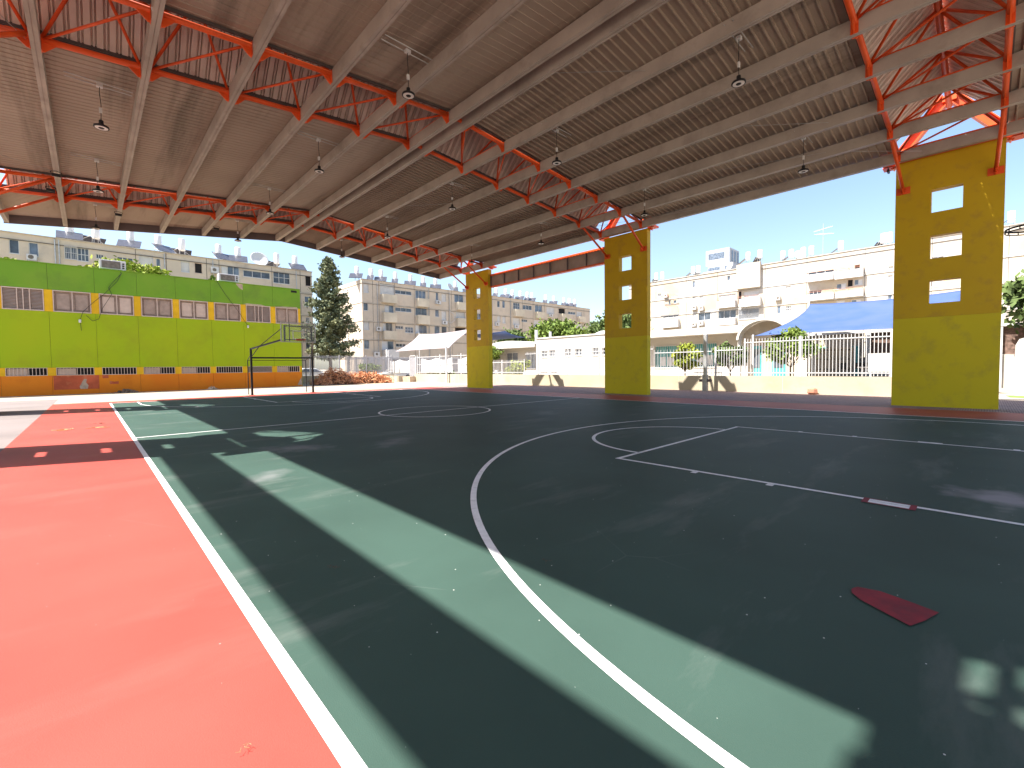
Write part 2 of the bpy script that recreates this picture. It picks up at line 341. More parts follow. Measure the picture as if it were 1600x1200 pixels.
# purlins
idx = [i for i in range(-7, 8) if i != 0]
for i in idx:
    x = PX(i); z = PZ(i); yf = YF(x); b = MB()
    # boxed pair of C sections with a groove underneath
    b.box(x-PW/2, x-.006, YN, yf, z, z+PH); b.box(x+.006, x+PW/2, YN, yf, z, z+PH); b.box(x-.006, x+.006, YN, yf, z+.012, z+PH-.01)
    o = C_(b, 'purlin', M['steel'])
    # splice plates
    for y in (-8.2, 4.0):
        yy = y+(i % 3)*.5
        for e in (-1, 1): MB().box(*sorted((x+e*(PW/2+.001), x+e*(PW/2+.009))), yy, yy+.22, z+.05, z+PH-.06).build('splice_plate', M['steel'], o).location = (0, 0, 0)
# roof sheets
def corr_x(mb, xa, xb, y0, y1f, pitch=.205, dep=.03, top=PH+.048):
    """corrugated sheet, ribs along x, between xa and xb on the slope"""
    za, zb = ZX(xa)+top, ZX(xb)+top
    ya1, yb1 = y1f(xa), y1f(xb)
    n = int((max(ya1, yb1)-y0)/pitch)
    prof = []
    for k in range(n+1):
        yy = y0+k*pitch
        prof += [(yy, 0), (yy+.74*pitch, 0), (yy+.79*pitch, dep), (yy+.93*pitch, dep)]
    prof = [p for p in prof if p[0] < max(ya1, yb1)] + [(max(ya1, yb1), 0)]
    i = len(mb.v)
    for (yy, dz) in prof:
        mb.v += [(xa, min(yy, ya1), za-dz), (xb, min(yy, yb1), zb-dz)]
    for k in range(len(prof)-1): mb.f.append((i+2*k, i+2*k+1, i+2*k+3, i+2*k+2))
segs = [(YN, lambda x: Y3-1.23), (Y3+1.23, lambda x: YM-1.23), (YM+1.23, lambda x: Y1-1.23), (Y1+1.23, lambda x: YF(x)+.05)]
for s in (-1, 1):
    for y0, yf in segs:
        b = MB(); xr = XC+s*.02; xe = XC+s*(10.787+(.10 if s > 0 else .20))
        corr_x(b, xr, xe, y0, yf, dep=.045 if s > 0 else .013)
        C_(b, 'roof_sheet', M['sheet'])
b = MB()   # ridge capping
for y0, yf in segs:
    for s in (-1, 1):
        b.quad((XC, y0, ZX(XC)+PH+.09), (XC, yf(XC), ZX(XC)+PH+.09), (XC+s*.45, yf(XC), ZX(XC+.45)+PH+.06), (XC+s*.45, y0, ZX(XC+.45)+PH+.06))
C_(b, 'ridge_cap', M['sheet'])
# eave and gable fascia
bf = [MB(), MB()]
for s in (-1, 1):
    n = 7
    xs = [XC+s*(HG+SP*k) for k in range(n)]
    xs = [XC]+xs; xs[-1] += s*(.19 if s < 0 else .09)
    for xa, xb in zip(xs, xs[1:]):
        ya, yb = YF(xa)+.02, YF(xb)+.02
        for yy0, yy1, t, b in ((ya, yb, .07, bf[0]), (YN-.09, YN-.09, .07, bf[1])):
            i = len(b.v); za, zb = ZX(xa)-.012, ZX(xb)-.012
            b.v += [(xa, yy0, za), (xb, yy1, zb), (xb, yy1, zb+PH+.085), (xa, yy0, za+PH+.085), (xa, yy0+t, za), (xb, yy1+t, zb), (xb, yy1+t, zb+PH+.085), (xa, yy0+t, za+PH+.085)]
            b.f += [(i,i+1,i+2,i+3), (i+4,i+7,i+6,i+5), (i,i+4,i+5,i+1), (i+3,i+2,i+6,i+7)]
            if xb == xs[-1]: b.f.append((i+1,i+5,i+6,i+2))
for b in bf: C_(b, 'gable_fascia', M['fascia'])
# trusses
AH = 1.50      # apex above purlin bottom
for ti, Yc in enumerate((Y3, YM, Y1)):
    tr = thing('truss', None, None, (XC, Yc, 8)); tr.parent = can; tr.location = (0, Yc, 8)
    for k in ('label', 'category', 'group'):
        if k in tr: del tr[k]
    for sy in (-1, 1):
        yy = Yc+sy*D
        for s in (-1, 1):
            C_(MB().tube((XC+s*.001, yy, ZX(XC)+.22), (XC+s*10.75, yy, ZX(XC+s*10.75)+.22), .062, 10), 'chord', M['orange'], tr, smooth=True)
        for i in idx:
            x = PX(i); z = PZ(i); sl = (ZE-ZR)/(6*SP)*(1 if i > 0 else -1)
            for e in (-1, 1):
                if abs(i) == 1 and e == (-1 if i > 0 else 1): continue
                b = MB()
                pr = [(.006, -.02), (.05, -.02), (.22, .15), (.34, .17), (.34, .29), (.006, .30)]
                b.prism(pr, lambda a, c, t, x=x, z=z, e=e, sl=sl: (x+e*(PW/2+.003+a), t, z+c+sl*a*e), yy-.012, yy+.012)
                C_(b, 'gusset', M['orange'], tr)
                C_(MB().box(x+e*(PW/2+.003)-(.012 if e < 0 else -.0), x+e*(PW/2+.003)+(.012 if e > 0 else 0), yy-.07, yy+.07, z-.015, z+.30), 'end_plate', M['orange'], tr)
    for s in (-1, 1): C_(MB().tube((XC+s*.001, Yc, ZX(XC)+AH), (XC+s*11.2, Yc, ZX(XC+s*11.2)+AH), .075, 10), 'apex_chord', M['orange'], tr, smooth=True)
    for s in (-1, 1):
        xs = [XC+s*(HG+SP*k) for k in range(7)]
        for k in range(6):
            xm = (xs[k]+xs[k+1])/2; ap = (xm, Yc, ZX(xm)+AH)
            for sy in (-1, 1):
                for xx in (xs[k], xs[k+1]):
                    C_(MB().tube((xx+(.09 if xx < xm else -.09), Yc+sy*D, ZX(xx)+.26), ap, .034, 8), 'diagonal', M['orange'], tr, smooth=True)
            a_ = (xs[k+1]+(-.1*s), Yc+D, ZX(xs[k+1])+.24); c_ = (xs[k]+.1*s, Yc-D, ZX(xs[k])+.24)
            if s < 0: a_ = (xs[k+1]+.1, Yc+D, ZX(xs[k+1])+.24); c_ = (xs[k]-.1, Yc-D, ZX(xs[k])+.24)
            C_(MB().tube(a_, c_, .028, 8), 'plan_brace', M['orange'], tr, smooth=True)
        for k in range(7):
            x = xs[k]; C_(MB().beam((x, Yc-D, ZX(x)+PH+.035), (x, Yc+D, ZX(x)+PH+.035), .07, .05), 'cross_strut', M['orange'], tr)
    # raised cap over the truss
    for sy in (-1, 1):
        b = MB(); fl = MB()
        for s in (-1, 1):
            pitch = .21; dep = .085
            nn = int(10.3/pitch); prof = []
            for k in range(nn+1):
                u = k*pitch; prof += [(u, 0), (u+.52*pitch, 0), (u+.56*pitch, dep), (u+.64*pitch, dep), (u+.68*pitch, 0), (u+.80*pitch, 0), (u+.84*pitch, dep), (u+.94*pitch, dep)]
            i = len(b.v)
            nv = Vector((0, sy*1.2, 1)).normalized()
            for u, dz in prof:
                x = XC+s*u
                b.v += [(x, Yc+sy*1.30+nv.y*dz, ZX(x)+PH+.05+nv.z*dz), (x, Yc+sy*.02+nv.y*dz, ZX(x)+AH+.18+nv.z*dz)]
            for k in range(len(prof)-1): b.f.append((i+2*k, i+2*k+1, i+2*k+3, i+2*k+2))
            # flashing upstand
            yy = Yc+sy*1.235
            for (ya, za, yb, zb) in ((yy, PH-.02, yy, PH+.135), (yy, PH-.02, Yc+sy*1.19, PH-.02)):
                xa, xb = XC, XC+s*10.7
                fl.quad((xa, ya, ZX(xa)+za), (xb, ya, ZX(xb)+za), (xb, yb, ZX(xb)+zb), (xa, yb, ZX(xa)+zb))
        C_(b, 'cap_sheet', M['capsheet'], tr); C_(fl, 'flashing', M['flash'], tr)
# pillars + their steelwork (both sides)
def pillar(side, Yc):
    def mx(x): return x if side > 0 else 2*XC-x
    root = thing('pillar', None, None); root.parent = can; root.location = (mx(19.12)-XC, Yc, 0)
    for k in ('label', 'category', 'group'):
        if k in root: del root[k]
    ys = [-HP, -HH, HH, HP]; tops = [6.903, 5.455, 4.038]
    def body(z0, z1, holes, name, m_, inset=0):
        b = MB(); zs = sorted({z0, z1} | {h for t in holes for h in (t, t-.723)})
        x0, x1 = XP0+inset, XP1-inset
        def solid(j, k):
            if not (0 <= j < 3 and 0 <= k < len(zs)-1): return False
            return not (j == 1 and any(abs(zs[k+1]-t) < 1e-6 for t in holes))
        for j in range(3):
            for k in range(len(zs)-1):
                if not solid(j, k): continue
                a, c, p, q = Yc+ys[j], Yc+ys[j+1], zs[k], zs[k+1]
                for xx in (x0, x1): b.quad((mx(xx), a, p), (mx(xx), c, p), (mx(xx), c, q), (mx(xx), a, q))
                if not solid(j-1, k): b.quad((mx(x0), a, p), (mx(x1), a, p), (mx(x1), a, q), (mx(x0), a, q))
                if not solid(j+1, k): b.quad((mx(x0), c, p), (mx(x1), c, p), (mx(x1), c, q), (mx(x0), c, q))
                if not solid(j, k-1): b.quad((mx(x0), a, p), (mx(x1), a, p), (mx(x1), c, p), (mx(x0), c, p))
                if not solid(j, k+1): b.quad((mx(x0), a, q), (mx(x1), a, q), (mx(x1), c, q), (mx(x0), c, q))
        return C_(b, name, m_, root)
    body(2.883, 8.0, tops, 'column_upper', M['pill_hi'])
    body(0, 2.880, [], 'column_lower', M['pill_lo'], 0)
    # A frame (H sections)
    b = MB(); ap = 9.78; xf = 19.16
    for sy in (-1, 1):
        p0 = Vector((mx(xf), Yc+sy*1.42, 8.02)); p1 = Vector((mx(xf), Yc+sy*.06, ap)); d = (p1-p0).normalized(); nrm = Vector((0, d.z, -d.y))
        for o_ in (-1, 1): b.beam(p0+nrm*.13*o_, p1+nrm*.13*o_, .025, .28, up=(1, 0, 0))
        b.beam(p0, p1, .235, .02, up=(1, 0, 0))
        b.box(mx(xf)-.2, mx(xf)+.2, Yc+sy*1.40-.18, Yc+sy*1.40+.18, 8.003, 8.03)
    b.box(*sorted((mx(18.74), mx(18.94))), Yc-1.56, Yc+1.56, 8.03, 8.13)
    for sy in (-1, 1): b.box(*sorted((mx(18.95), mx(19.45))), Yc+sy*1.44-.11, Yc+sy*1.44+.11, 8.035, 8.12)
    b.box(mx(xf)-.16, mx(xf)+.16, Yc-.16, Yc+.16, ap-.16, ap+.02)
    C_(b, 'portal_frame', M['orange'], root)
    # struts
    for sy in (-1, 1):
        b = MB(); x6 = XC+SP*5+HG; f = (mx(XP0-.03), Yc+sy*1.03, 7.05); t = (mx(x6+.12), Yc+sy*D, ZX(x6)+.12)
        b.tube(f, t, .05, 10); C_(b, 'strut', M['orange'], root, smooth=True)
        b = MB(); b.box(*sorted((mx(XP0-.025), mx(XP0-.001))), Yc+sy*1.03-.17, Yc+sy*1.03+.17, 6.94, 7.16)
        b.prism([(-.12, 0), (.12, 0), (.03, .22), (-.03, .22)], lambda a, c, q: (mx(XP0-.025-c), Yc+sy*1.03+q, 7.05+a), -.01, .01)
        C_(b, 'foot_plate', M['orange'], root)
for side in (-1, 1):
    for Yc in (Y3, YM, Y1): pillar(side, Yc-(.25 if side < 0 else 0))
# I girders between pillars
def girder(x, ya, yb, zb, zt):
    gr = thing('girder', None, None); gr.parent = can; gr.location = (x-XC, (ya+yb)/2, 7.2)
    for k in ('label', 'category', 'group'):
        if k in gr: del gr[k]
    b = MB(); b.box(x-.13, x+.13, ya, yb, zt-.03, zt); b.box(x-.13, x-.118, ya, yb, zt-.13, zt-.03); b.box(x-.13, x+.13, ya, yb, zb, zb+.03); b.box(x-.13, x-.118, ya, yb, zb+.03, zb+.08); C_(b, 'flange', M['orange'], gr)
    b = MB(); b.box(x-.012, x+.012, ya, yb, zb+.031, zt-.031); C_(b, 'web', M['web'], gr)
    b = MB(); n = 7
    for k in range(n+1):
        y = ya+.02+(yb-ya-.04)*k/n
        for e in (-1, 1): C_(MB().box(*sorted((x+e*.014, x+e*.116)), y-.012, y+.012, zb+.033, zt-.033), 'stiffener', M['fascia'], gr)
girder(19.25, YM+HP-.01, Y1-HP+.01, 6.79, 7.66)
girder(-3.75, Y3+HP+.01, YM-HP-.01, 6.75, 7.47)
# sag rods / wires
b = MB()
for x0, y0, x1, y1 in ((-3.0, -2.5, -1.2, 1.5), (6.0, -9, 5.8, -6.5), (9.7, -6.5, 8.1, -4.6), (13.3, -7, 15.1, -9.4), (15.1, -4.0, 16.8, -9.0), (17, 2.5, 18.5, -4), (16.8, -9, 18.5, -11.0), (-3.0, 8.2, -1.2, 9.6), (11.6, 3.5, 9.9, 6.2)):
    C_(MB().tube((x0, y0, ZX(x0)+.14), (x1, y1, ZX(x1)+.14), .006, 5), 'wire', M['galv'])

# ------------------------------------------------------------------ pendant lamps
LX = [-.25, 5.0, 10.3, 15.6]; LY = [-8.5, -3.05, 2.55, 8.0, 13.5]
def lamp():
    r = thing('pendant_lamp', 'lamp', 'lamp', (0, 0, 0))
    MB().lathe((0, 0, 0), [(.07, .08), (.09, .06), (.148, .035), (.152, .0), (.135, -.012), (.125, -.002)], 28).build('housing', M['black'], r, smooth=True)
    MB().lathe((0, 0, 0), [(.124, .004), (.124, -.008), (.06, -.010), (.06, .0)], 28).build('diffuser', M['diff'], r)
    MB().lathe((0, 0, 0), [(.055, .0), (.05, -.016), (.025, -.022)], 20).build('core', M['black'], r)
    MB().lathe((0, 0, 0), [(.05, .085), (.045, .17), (.02, .19)], 12).build('driver', M['black'], r)
    MB().path([(0, 0, .19), (.012, .006, .55), (-.01, .0, .85), (.0, 0, .98)], .008, 6).build('cable', M['cable'], r)
    MB().box(-.03, .03, -.02, .02, .36, .48).build('coupler', M['whitep'], r)
    MB().box(-.06, .06, -.05, .05, .97, 1.04).build('junction_box', M['whitep'], r)
    cb = MB(); cb.tube((-.62, -.09, 1.045), (.62, -.09, 1.045), .012, 6); cb.tube((-.62, .09, 1.045), (.62, .09, 1.045), .012, 6)
    cb.build('conduit', M['galv'], r); return r
l0 = lamp(); first = True
rown = ['nearest row', 'second nearest row', 'middle row', 'second farthest row', 'farthest row']
coln = ['column beside the left eave', 'column left of the ridge', 'column right of the ridge', 'column beside the right eave']
for a, x in enumerate(LX):
    for c, y in enumerate(LY):
        if a == 0 and c == 0: continue
        if a == 1 and c == 0: continue
        if y == 13.5 and a == 3: continue
        r = l0 if first else copy_tree(l0); first = False
        r.location = (x, y, ZX(x)+PH-1.10+.006*y)
        tag(r, 'round black pendant lamp, %s, %s' % (coln[a], rown[c]), 'lamp', 'round pendant lamps under the canopy')
# small dark floodlights / birds perched on the steel
fl = [(-1.25, 9.0, 8.10, 'small dark floodlight by the left eave purlin, nearer one'), (-1.45, 10.6, 8.02, 'small dark floodlight by the left eave, second one'), (.45, 12.7, 8.1, 'small dark floodlight on the purlin above the green building'), (4.0, 13.0, 8.30, 'small dark floodlight under the far truss'), (18.86, -10.15, 7.86, 'small dark floodlight at the eave beside the near yellow pillar'), (18.86, -13.2, 7.86, 'small dark floodlight at the eave right of the near yellow pillar')]
for x, y, z, lb in fl:
    r = thing('floodlight', lb, 'floodlight', (x, y, z), 'small floodlights under the canopy')
    MB().box(-.11, .11, -.03, .03, -.12, -.02).build('lamp_head', M['black'], r, bevel=.008)
    MB().path([(-.13, 0, -.02), (-.13, 0, .03), (0, 0, .06), (.13, 0, .03), (.13, 0, -.02)], .01, 6).build('bracket', M['black'], r)

# ------------------------------------------------------------------ basketball hoops
def hoop(label, rimcol, loc, rz):
    """local frame: posts at y=0, board towards -y"""
    r = thing('basketball_hoop', label, 'basketball hoop', loc, None, rz)
    for s in (-1, 1):
        b = MB(); b.box(s*1.67-.05, s*1.67+.05, -.05, .05, 0, 2.66); b.box(s*1.67-.13, s*1.67+.13, -.13, .13, 0, .02); b.build('post', M['black'], r, bevel=.006)
        b = MB(); b.beam((s*1.67, 0, 2.62), (s*.82, -2.55, 3.02), .08, .08); b.tube((s*1.67, -.02, 2.15), (s*1.45, -.75, 2.70), .022, 6)
        b.tube((s*1.4, -.85, 2.78), (s*.78, -2.6, 3.65), .02, 6); b.build('arm', M['black'], r)
        b = MB(); b.box(s*1.62-.02, s*1.62+.02, .98, 1.02, 0, 2.02); b.tube((s*1.62, 1.0, 2.0), (s*1.67, 0, 2.35), .02, 6); b.build('rear_post', M['black'], r)
    MB().box(-1.62, 1.62, -.05, .05, 2.08, 2.17).build('crossbar', M['black'], r)
    MB().box(-1.60, 1.60, .985, 1.015, 1.98, 2.01).build('rear_crossbar', M['black'], r)
    bd = MB().box(-.86, .86, -2.81, -2.80, 2.94, 3.93).build('backboard', M['clr'], r)
    b = MB()
    for x0, x1, z0, z1 in ((-.9, .9, 3.93, 3.97), (-.9, .9, 2.90, 2.94), (-.9, -.86, 2.94, 3.93), (.86, .9, 2.94, 3.93)): b.box(x0, x1, -2.83, -2.78, z0, z1)
    b.build('board_frame', M['whitep'], bd)
    b = MB()
    for x0, x1, z0, z1 in ((-.3, .3, 3.50, 3.54), (-.3, .3, 3.06, 3.10), (-.3, -.26, 3.10, 3.50), (.26, .3, 3.10, 3.50)): b.box(x0, x1, -2.815, -2.812, z0, z1)
    b.build('target_square', M['line'], bd)
    b = MB()
    for x0, x1, z0, z1 in ((-.73, .73, 3.74, 3.80), (-.73, -.65, 2.95, 3.74), (.65, .73, 2.95, 3.74)): b.box(x0, x1, -2.79, -2.74, z0, z1)
    for x in (-.45, .45): b.box(x-.022, x+.022, -2.79, -2.76, 2.95, 3.90)
    b.box(-.45, .45, -2.785, -2.765, 3.49, 3.53); b.box(-.66, .66, -2.74, -2.71, 3.02, 3.06)
    b.build('board_support', M['black'], bd)
    b = MB(); b.torus((0, -3.19, 3.05), .228, .011, 40, 8); b.torus((0, -3.19, 3.015), .232, .007, 40, 6)
    for k in range(12):
        t = 2*math.pi*k/12; b.tube((.23*math.cos(t), -3.19+.23*math.sin(t), 3.045), (.233*math.cos(t), -3.19+.233*math.sin(t), 3.012), .006, 5)
    b.box(-.14, .14, -2.98, -2.82, 2.99, 3.06); b.build('rim', rimcol, bd)
    return r
M['rimred'] = mat('red_rim_paint', (.45, .04, .02), .5)
hoop('black two-post basketball hoop in front of the green building', M['rimred'], (7.66, 16.0, 0), 0)
hoop('near basketball hoop whose dark rim edge shows beside the near yellow pillar', M['black'], (7.62, -H-1.62, 0), math.pi)

# ================================================================== GREEN BUILDING
GY, GX, GZ = 27.8, 12.60, 8.20; BAY = 2.14
gb = thing('green_building', 'long windowed building painted green with yellow piers and an orange base', 'building', (4, 31, 0))
def G_(mb, name, m_, parent=gb, **k):
    o = mb.build(name, m_, parent, **k); r = parent
    while r is not None: o.location -= Vector(r.location); r = r.parent
    return o
joints = [GX-BAY*k for k in range(12)]; GX0 = joints[-1]
zones = [(0, 1.22, 'org_base'), (1.72, 5.24, 'green_mid'), (6.60, GZ, 'green_up')]
b = MB(); b.box(GX0, GX, GY, 34.0, 0, GZ-.25); 
G_(MB().box(GX0+.05, GX-.05, GY+.22, 33.9, .0, GZ-.1), 'wall', M['green_up'])
for z0, z1, mk in zones:
    b = MB()
    for k in range(11): b.box(joints[k+1]+.006, joints[k]-.006, GY, GY+.22, z0+.0, z1)
    G_(b, 'facade_band', M[mk])
b = MB()
for k in range(12): b.box(joints[k]-.006, joints[k]+.006, GY+.05, GY+.2, 0, GZ-.01)
G_(b, 'joint', M['joint'])
b = MB(); b.box(GX, GX+.02, GY, 34.0, 0, GZ); G_(b, 'end_wall', M['green_up'])
for k in range(11):
    for z0, z1 in ((1.222, 1.718), (5.242, 6.598)):
        G_(MB().box(joints[k]-.19, joints[k]+(.188 if k else -.004), GY+.012, GY+.24, z0, z1), 'pier', M['yel'])
for k in range(11):
    xa, xb = joints[k+1]+.195, joints[k]-.195
    w = G_(MB().box(xa, xb, GY+.17, GY+.2, 5.242, 6.598), 'window', M['louver'])
    fr = MB(); louv = (k in (1, 7, 9))
    fr.box(xa, xb, GY-.02, GY+.09, 5.242, 5.30); fr.box(xa, xb, GY-.02, GY+.09, 6.54, 6.598)
    for q in ([xa, (xa+xb)/2-.02, xb-.045] if not louv else [xa, xa+.6, (xa+xb)/2-.02, xb-.62, xb-.045]): fr.box(q, q+.045, GY-.018, GY+.088, 5.301, 6.539)
    G_(fr, 'window_frame', M['frame_t'], w)
    sl = MB(); z = 5.32
    if louv:
        while z < 6.5: sl.quad((xa+.05, GY+.03, z), (xb-.05, GY+.03, z), (xb-.05, GY+.10, z+.055), (xa+.05, GY+.10, z+.055)); z += .085
        G_(sl, 'louver_slats', M['frame_t'], w)
    else:
        xm = (xa+xb)/2
        for p0, p1 in ((xa+.06, xm-.04), (xm+.05, xb-.06)):
            sl.box(p0+.10, p1-.08, GY+.12, GY+.135, 5.42, 6.42)
        G_(sl, 'mesh_screen', M['frame_t'] if k % 2 else M['louver'], w)
    v = G_(MB().box(xa, xb, GY+.16, GY+.19, 1.222, 1.718), 'vent_window', M['darkhole'])
    fr = MB(); fr.box(xa, xb, GY, GY+.04, 1.222, 1.255); fr.box(xa, xb, GY, GY+.04, 1.69, 1.718)
    if k == 1:
        z = 1.28
        while z < 1.68: fr.box(xa, xb, GY+.0, GY+.03, z, z+.02); z += .06
    else:
        n = 11
        for j in range(n+1): x = xa+(xb-xa-.03)*j/n; fr.box(x, x+.028, GY+.002, GY+.038, 1.256, 1.689)
        if k % 3 != 2: fr.box(xa+.05, xa+.9, GY+.10, GY+.13, 1.26, 1.66)
    G_(fr, 'vent_bars', M['frame_t'], v)
def gq(name, m_, pts, y=GY-.004):
    b = MB(); b.prism([(a, c) for a, c in pts], lambda a, c, t: (a, t, c), y, y+.003); return G_(b, name, m_)
gq('red_paint_patch', M['redpatch_w'], [(-2.33, .32), (-.22, .32), (-.22, 1.21), (-2.33, 1.21)])
gq('peeled_plaster', M['plaster'], [(-1.12, .33), (-.78, .33), (-.74, .55), (-.85, .75), (-.80, .95), (-.93, .98), (-1.02, .82), (-1.08, .66), (-1.16, .5)], GY-.009)
gq('red_paint_patch', M['redpatch_w'], [(-.05, 1.0), (.25, 1.0), (.25, 1.2), (-.05, 1.2)])
gq('red_paint_patch', M['redpatch_w'], [(.3, .6), (.75, .6), (.75, .78), (.55, .75), (.3, .8)])
gq('peeled_plaster', M['plaster'], [(8.33, 8.19), (8.33, 7.72), (8.1, 7.85), (7.95, 8.05), (7.85, 8.19)])
gq('peeled_plaster', M['plaster'], [(12.58, .1), (12.58, .8), (12.42, .55), (12.3, .3), (12.2, .1)])
gq('peeled_plaster', M['plaster'], [(10.5, 6.62), (12.4, 6.62), (12.3, 6.70), (11.2, 6.68)])
gq('peeled_plaster', M['plaster'], [(8.3, 6.62), (9.9, 6.62), (9.6, 6.68), (8.6, 6.70)])
b = MB(); b.box(GX0, GX+.02, GY-.05, GY+.25, GZ+.002, GZ+.05); b.box(GX0, GX+.02, 33.8, 34, GZ, GZ+.05); G_(b, 'coping', M['green_up'])
b = MB(); b.box(11.9, 12.35, GY-.03, GY-.001, 7.92, 8.08); G_(b, 'drain_outlet', M['darkhole'])
# dirt band and rubble at foot
for x, y, sx, lb in ((1.1, 27.2, 1.1, 'heap of dark rubble lying at the foot of the orange wall'), (6.0, 27.3, .5, 'small heap of pale rubble at the foot of the orange wall by the hoop')):
    b = MB()
    for k in range(60):
        a = random.gauss(0, .35)*sx; c = random.gauss(0, .15); s_ = random.uniform(.03, .10); h_ = max(.02, .28*math.exp(-(a/sx/.5)**2)*random.uniform(.3, 1))
        b.lathe((x+a, y+c, 0), [(s_*1.1, 0), (s_, h_*.6), (s_*.5, h_)], 6)
    tag(b.build('rubble_heap', M['plaster'] if x > 3 else mat('rubble', (.25, .17, .12), .95, var=.3)), lb, 'rubble')
# AC units and cables on the green wall
def ac_unit(x, y, z, w, h, lb, front, col):
    r = thing('rooftop_air_conditioner', lb, 'air conditioner', (x, y, z), 'air conditioners on the green building')
    MB().box(-w/2, w/2, -.3, .3, .06, h).build('casing', M['whitep'], r, bevel=.02)
    b = MB(); b.box(-w/2+.12, w/2-.28, -.315, -.303, .12, h-.07)
    b.build('grille', col, r)
    b = MB(); [b.box(w/2-.2, w/2-.08, -.315, -.303, .15+k*.14, .24+k*.14) for k in range(3)]; b.build('vent', M['darkhole'], r)
    b = MB(); b.box(-w/2+.1, -w/2+.2, -.3, .3, 0, .06); b.box(w/2-.2, w/2-.1, -.3, .3, 0, .06); b.build('foot', M['galv'], r)
ac_unit(.72, 28.25, GZ+.05, 1.35, .66, 'white box air conditioner on the green roof edge above the climbing shrub', 0, M['blk_grey'])
ac_unit(7.45, 28.25, GZ+.05, 1.35, .62, 'white box air conditioner on the green roof edge beside the peeled corner', 0, M['blk_grey'])
def cable(pts, lb, cat='cable'):
    tag(MB().path(pts, .014, 6).build('cable', M['cable']), lb, cat, 'cables hanging on the green wall')
cable([(1.0, 28.0, GZ+.1), (1.14, 27.7, 8.06), (.9, 27.72, 7.5), (.25, 27.7, 6.6), (-.3, 27.7, 6.0), (-.83, 27.7, 5.33), (-.99, 27.72, 4.8), (-.95, 27.74, 4.1)], 'long black cable sagging from the roof across the window to a wall box')
cable([(1.1, 27.7, 8.0), (.55, 27.72, 7.2), (.45, 27.72, 7.0), (.6, 27.72, 6.6), (.1, 27.7, 5.6), (-.1, 27.7, 4.9), (-.4, 27.7, 4.75), (-.7, 27.7, 5.1)], 'second thin black cable looping below the long one')
cable([(6.6, 28.0, GZ+.1), (6.65, 27.7, 8.1), (7.1, 27.72, 7.3), (7.7, 27.72, 6.4), (8.06, 27.7, 5.85), (8.3, 27.72, 5.4), (8.57, 27.72, 4.98)], 'straight black cable running down from the right air conditioner')
for x, z, lb in ((-1.0, 4.75, 'small white wall box at the end of the long cable'), (8.6, 4.9, 'small white wall lamp at the end of the straight cable')):
    r = thing('wall_box', lb, 'wall box', (x, GY-.01, z))
    MB().box(-.06, .06, -.1, 0, -.07, .07).build('housing', M['whitep'], r, bevel=.01); MB().lathe((0, -.06, -.12), [(.05, .05), (.07, 0), (.02, -.02)], 10).build('lens', M['diff'], r)

# ================================================================== APARTMENT BLOCKS
WA = [(-5.51,-4.89,12.16,13.42,'w'),(-4.3,-3.69,12.12,13.35,'w'),(-4.45,-3.8,11.7,12.17,'ac'),(-1.98,-1.13,12.21,13.37,'b'),(-1.11,-0.3,12.16,13.4,'g'),(0.2,0.76,12.59,13.03,'s'),(1.76,2.99,12.5,13.02,'s'),(3.45,4.64,12.09,13.55,'h'),(4.85,5.22,12.16,13.31,'w'),(6.98,7.73,12.21,13.46,'h'),(8.19,8.9,12.23,13.36,'o'),(9.67,10.41,12.43,13.08,'ac'),(10.72,12.52,12.2,13.46,'w3'),(12.91,15.8,12.47,13.24,'s'),(16.15,18.07,12.11,13.54,'g'),(19.92,20.64,12.16,13.48,'o'),(19.77,20.52,9.52,10.84,'w'),(19.86,20.33,7.46,8.12,'s'),(19.77,20.33,4.07,5.31,'w'),(17.0,18.6,9.4,10.8,'w2'),(13.2,15.6,9.7,10.4,'s'),(10.8,12.4,9.4,10.8,'w3'),(-9.5,-8.2,12.2,13.4,'w2'),(-13,-11.8,12.2,13.4,'g')]
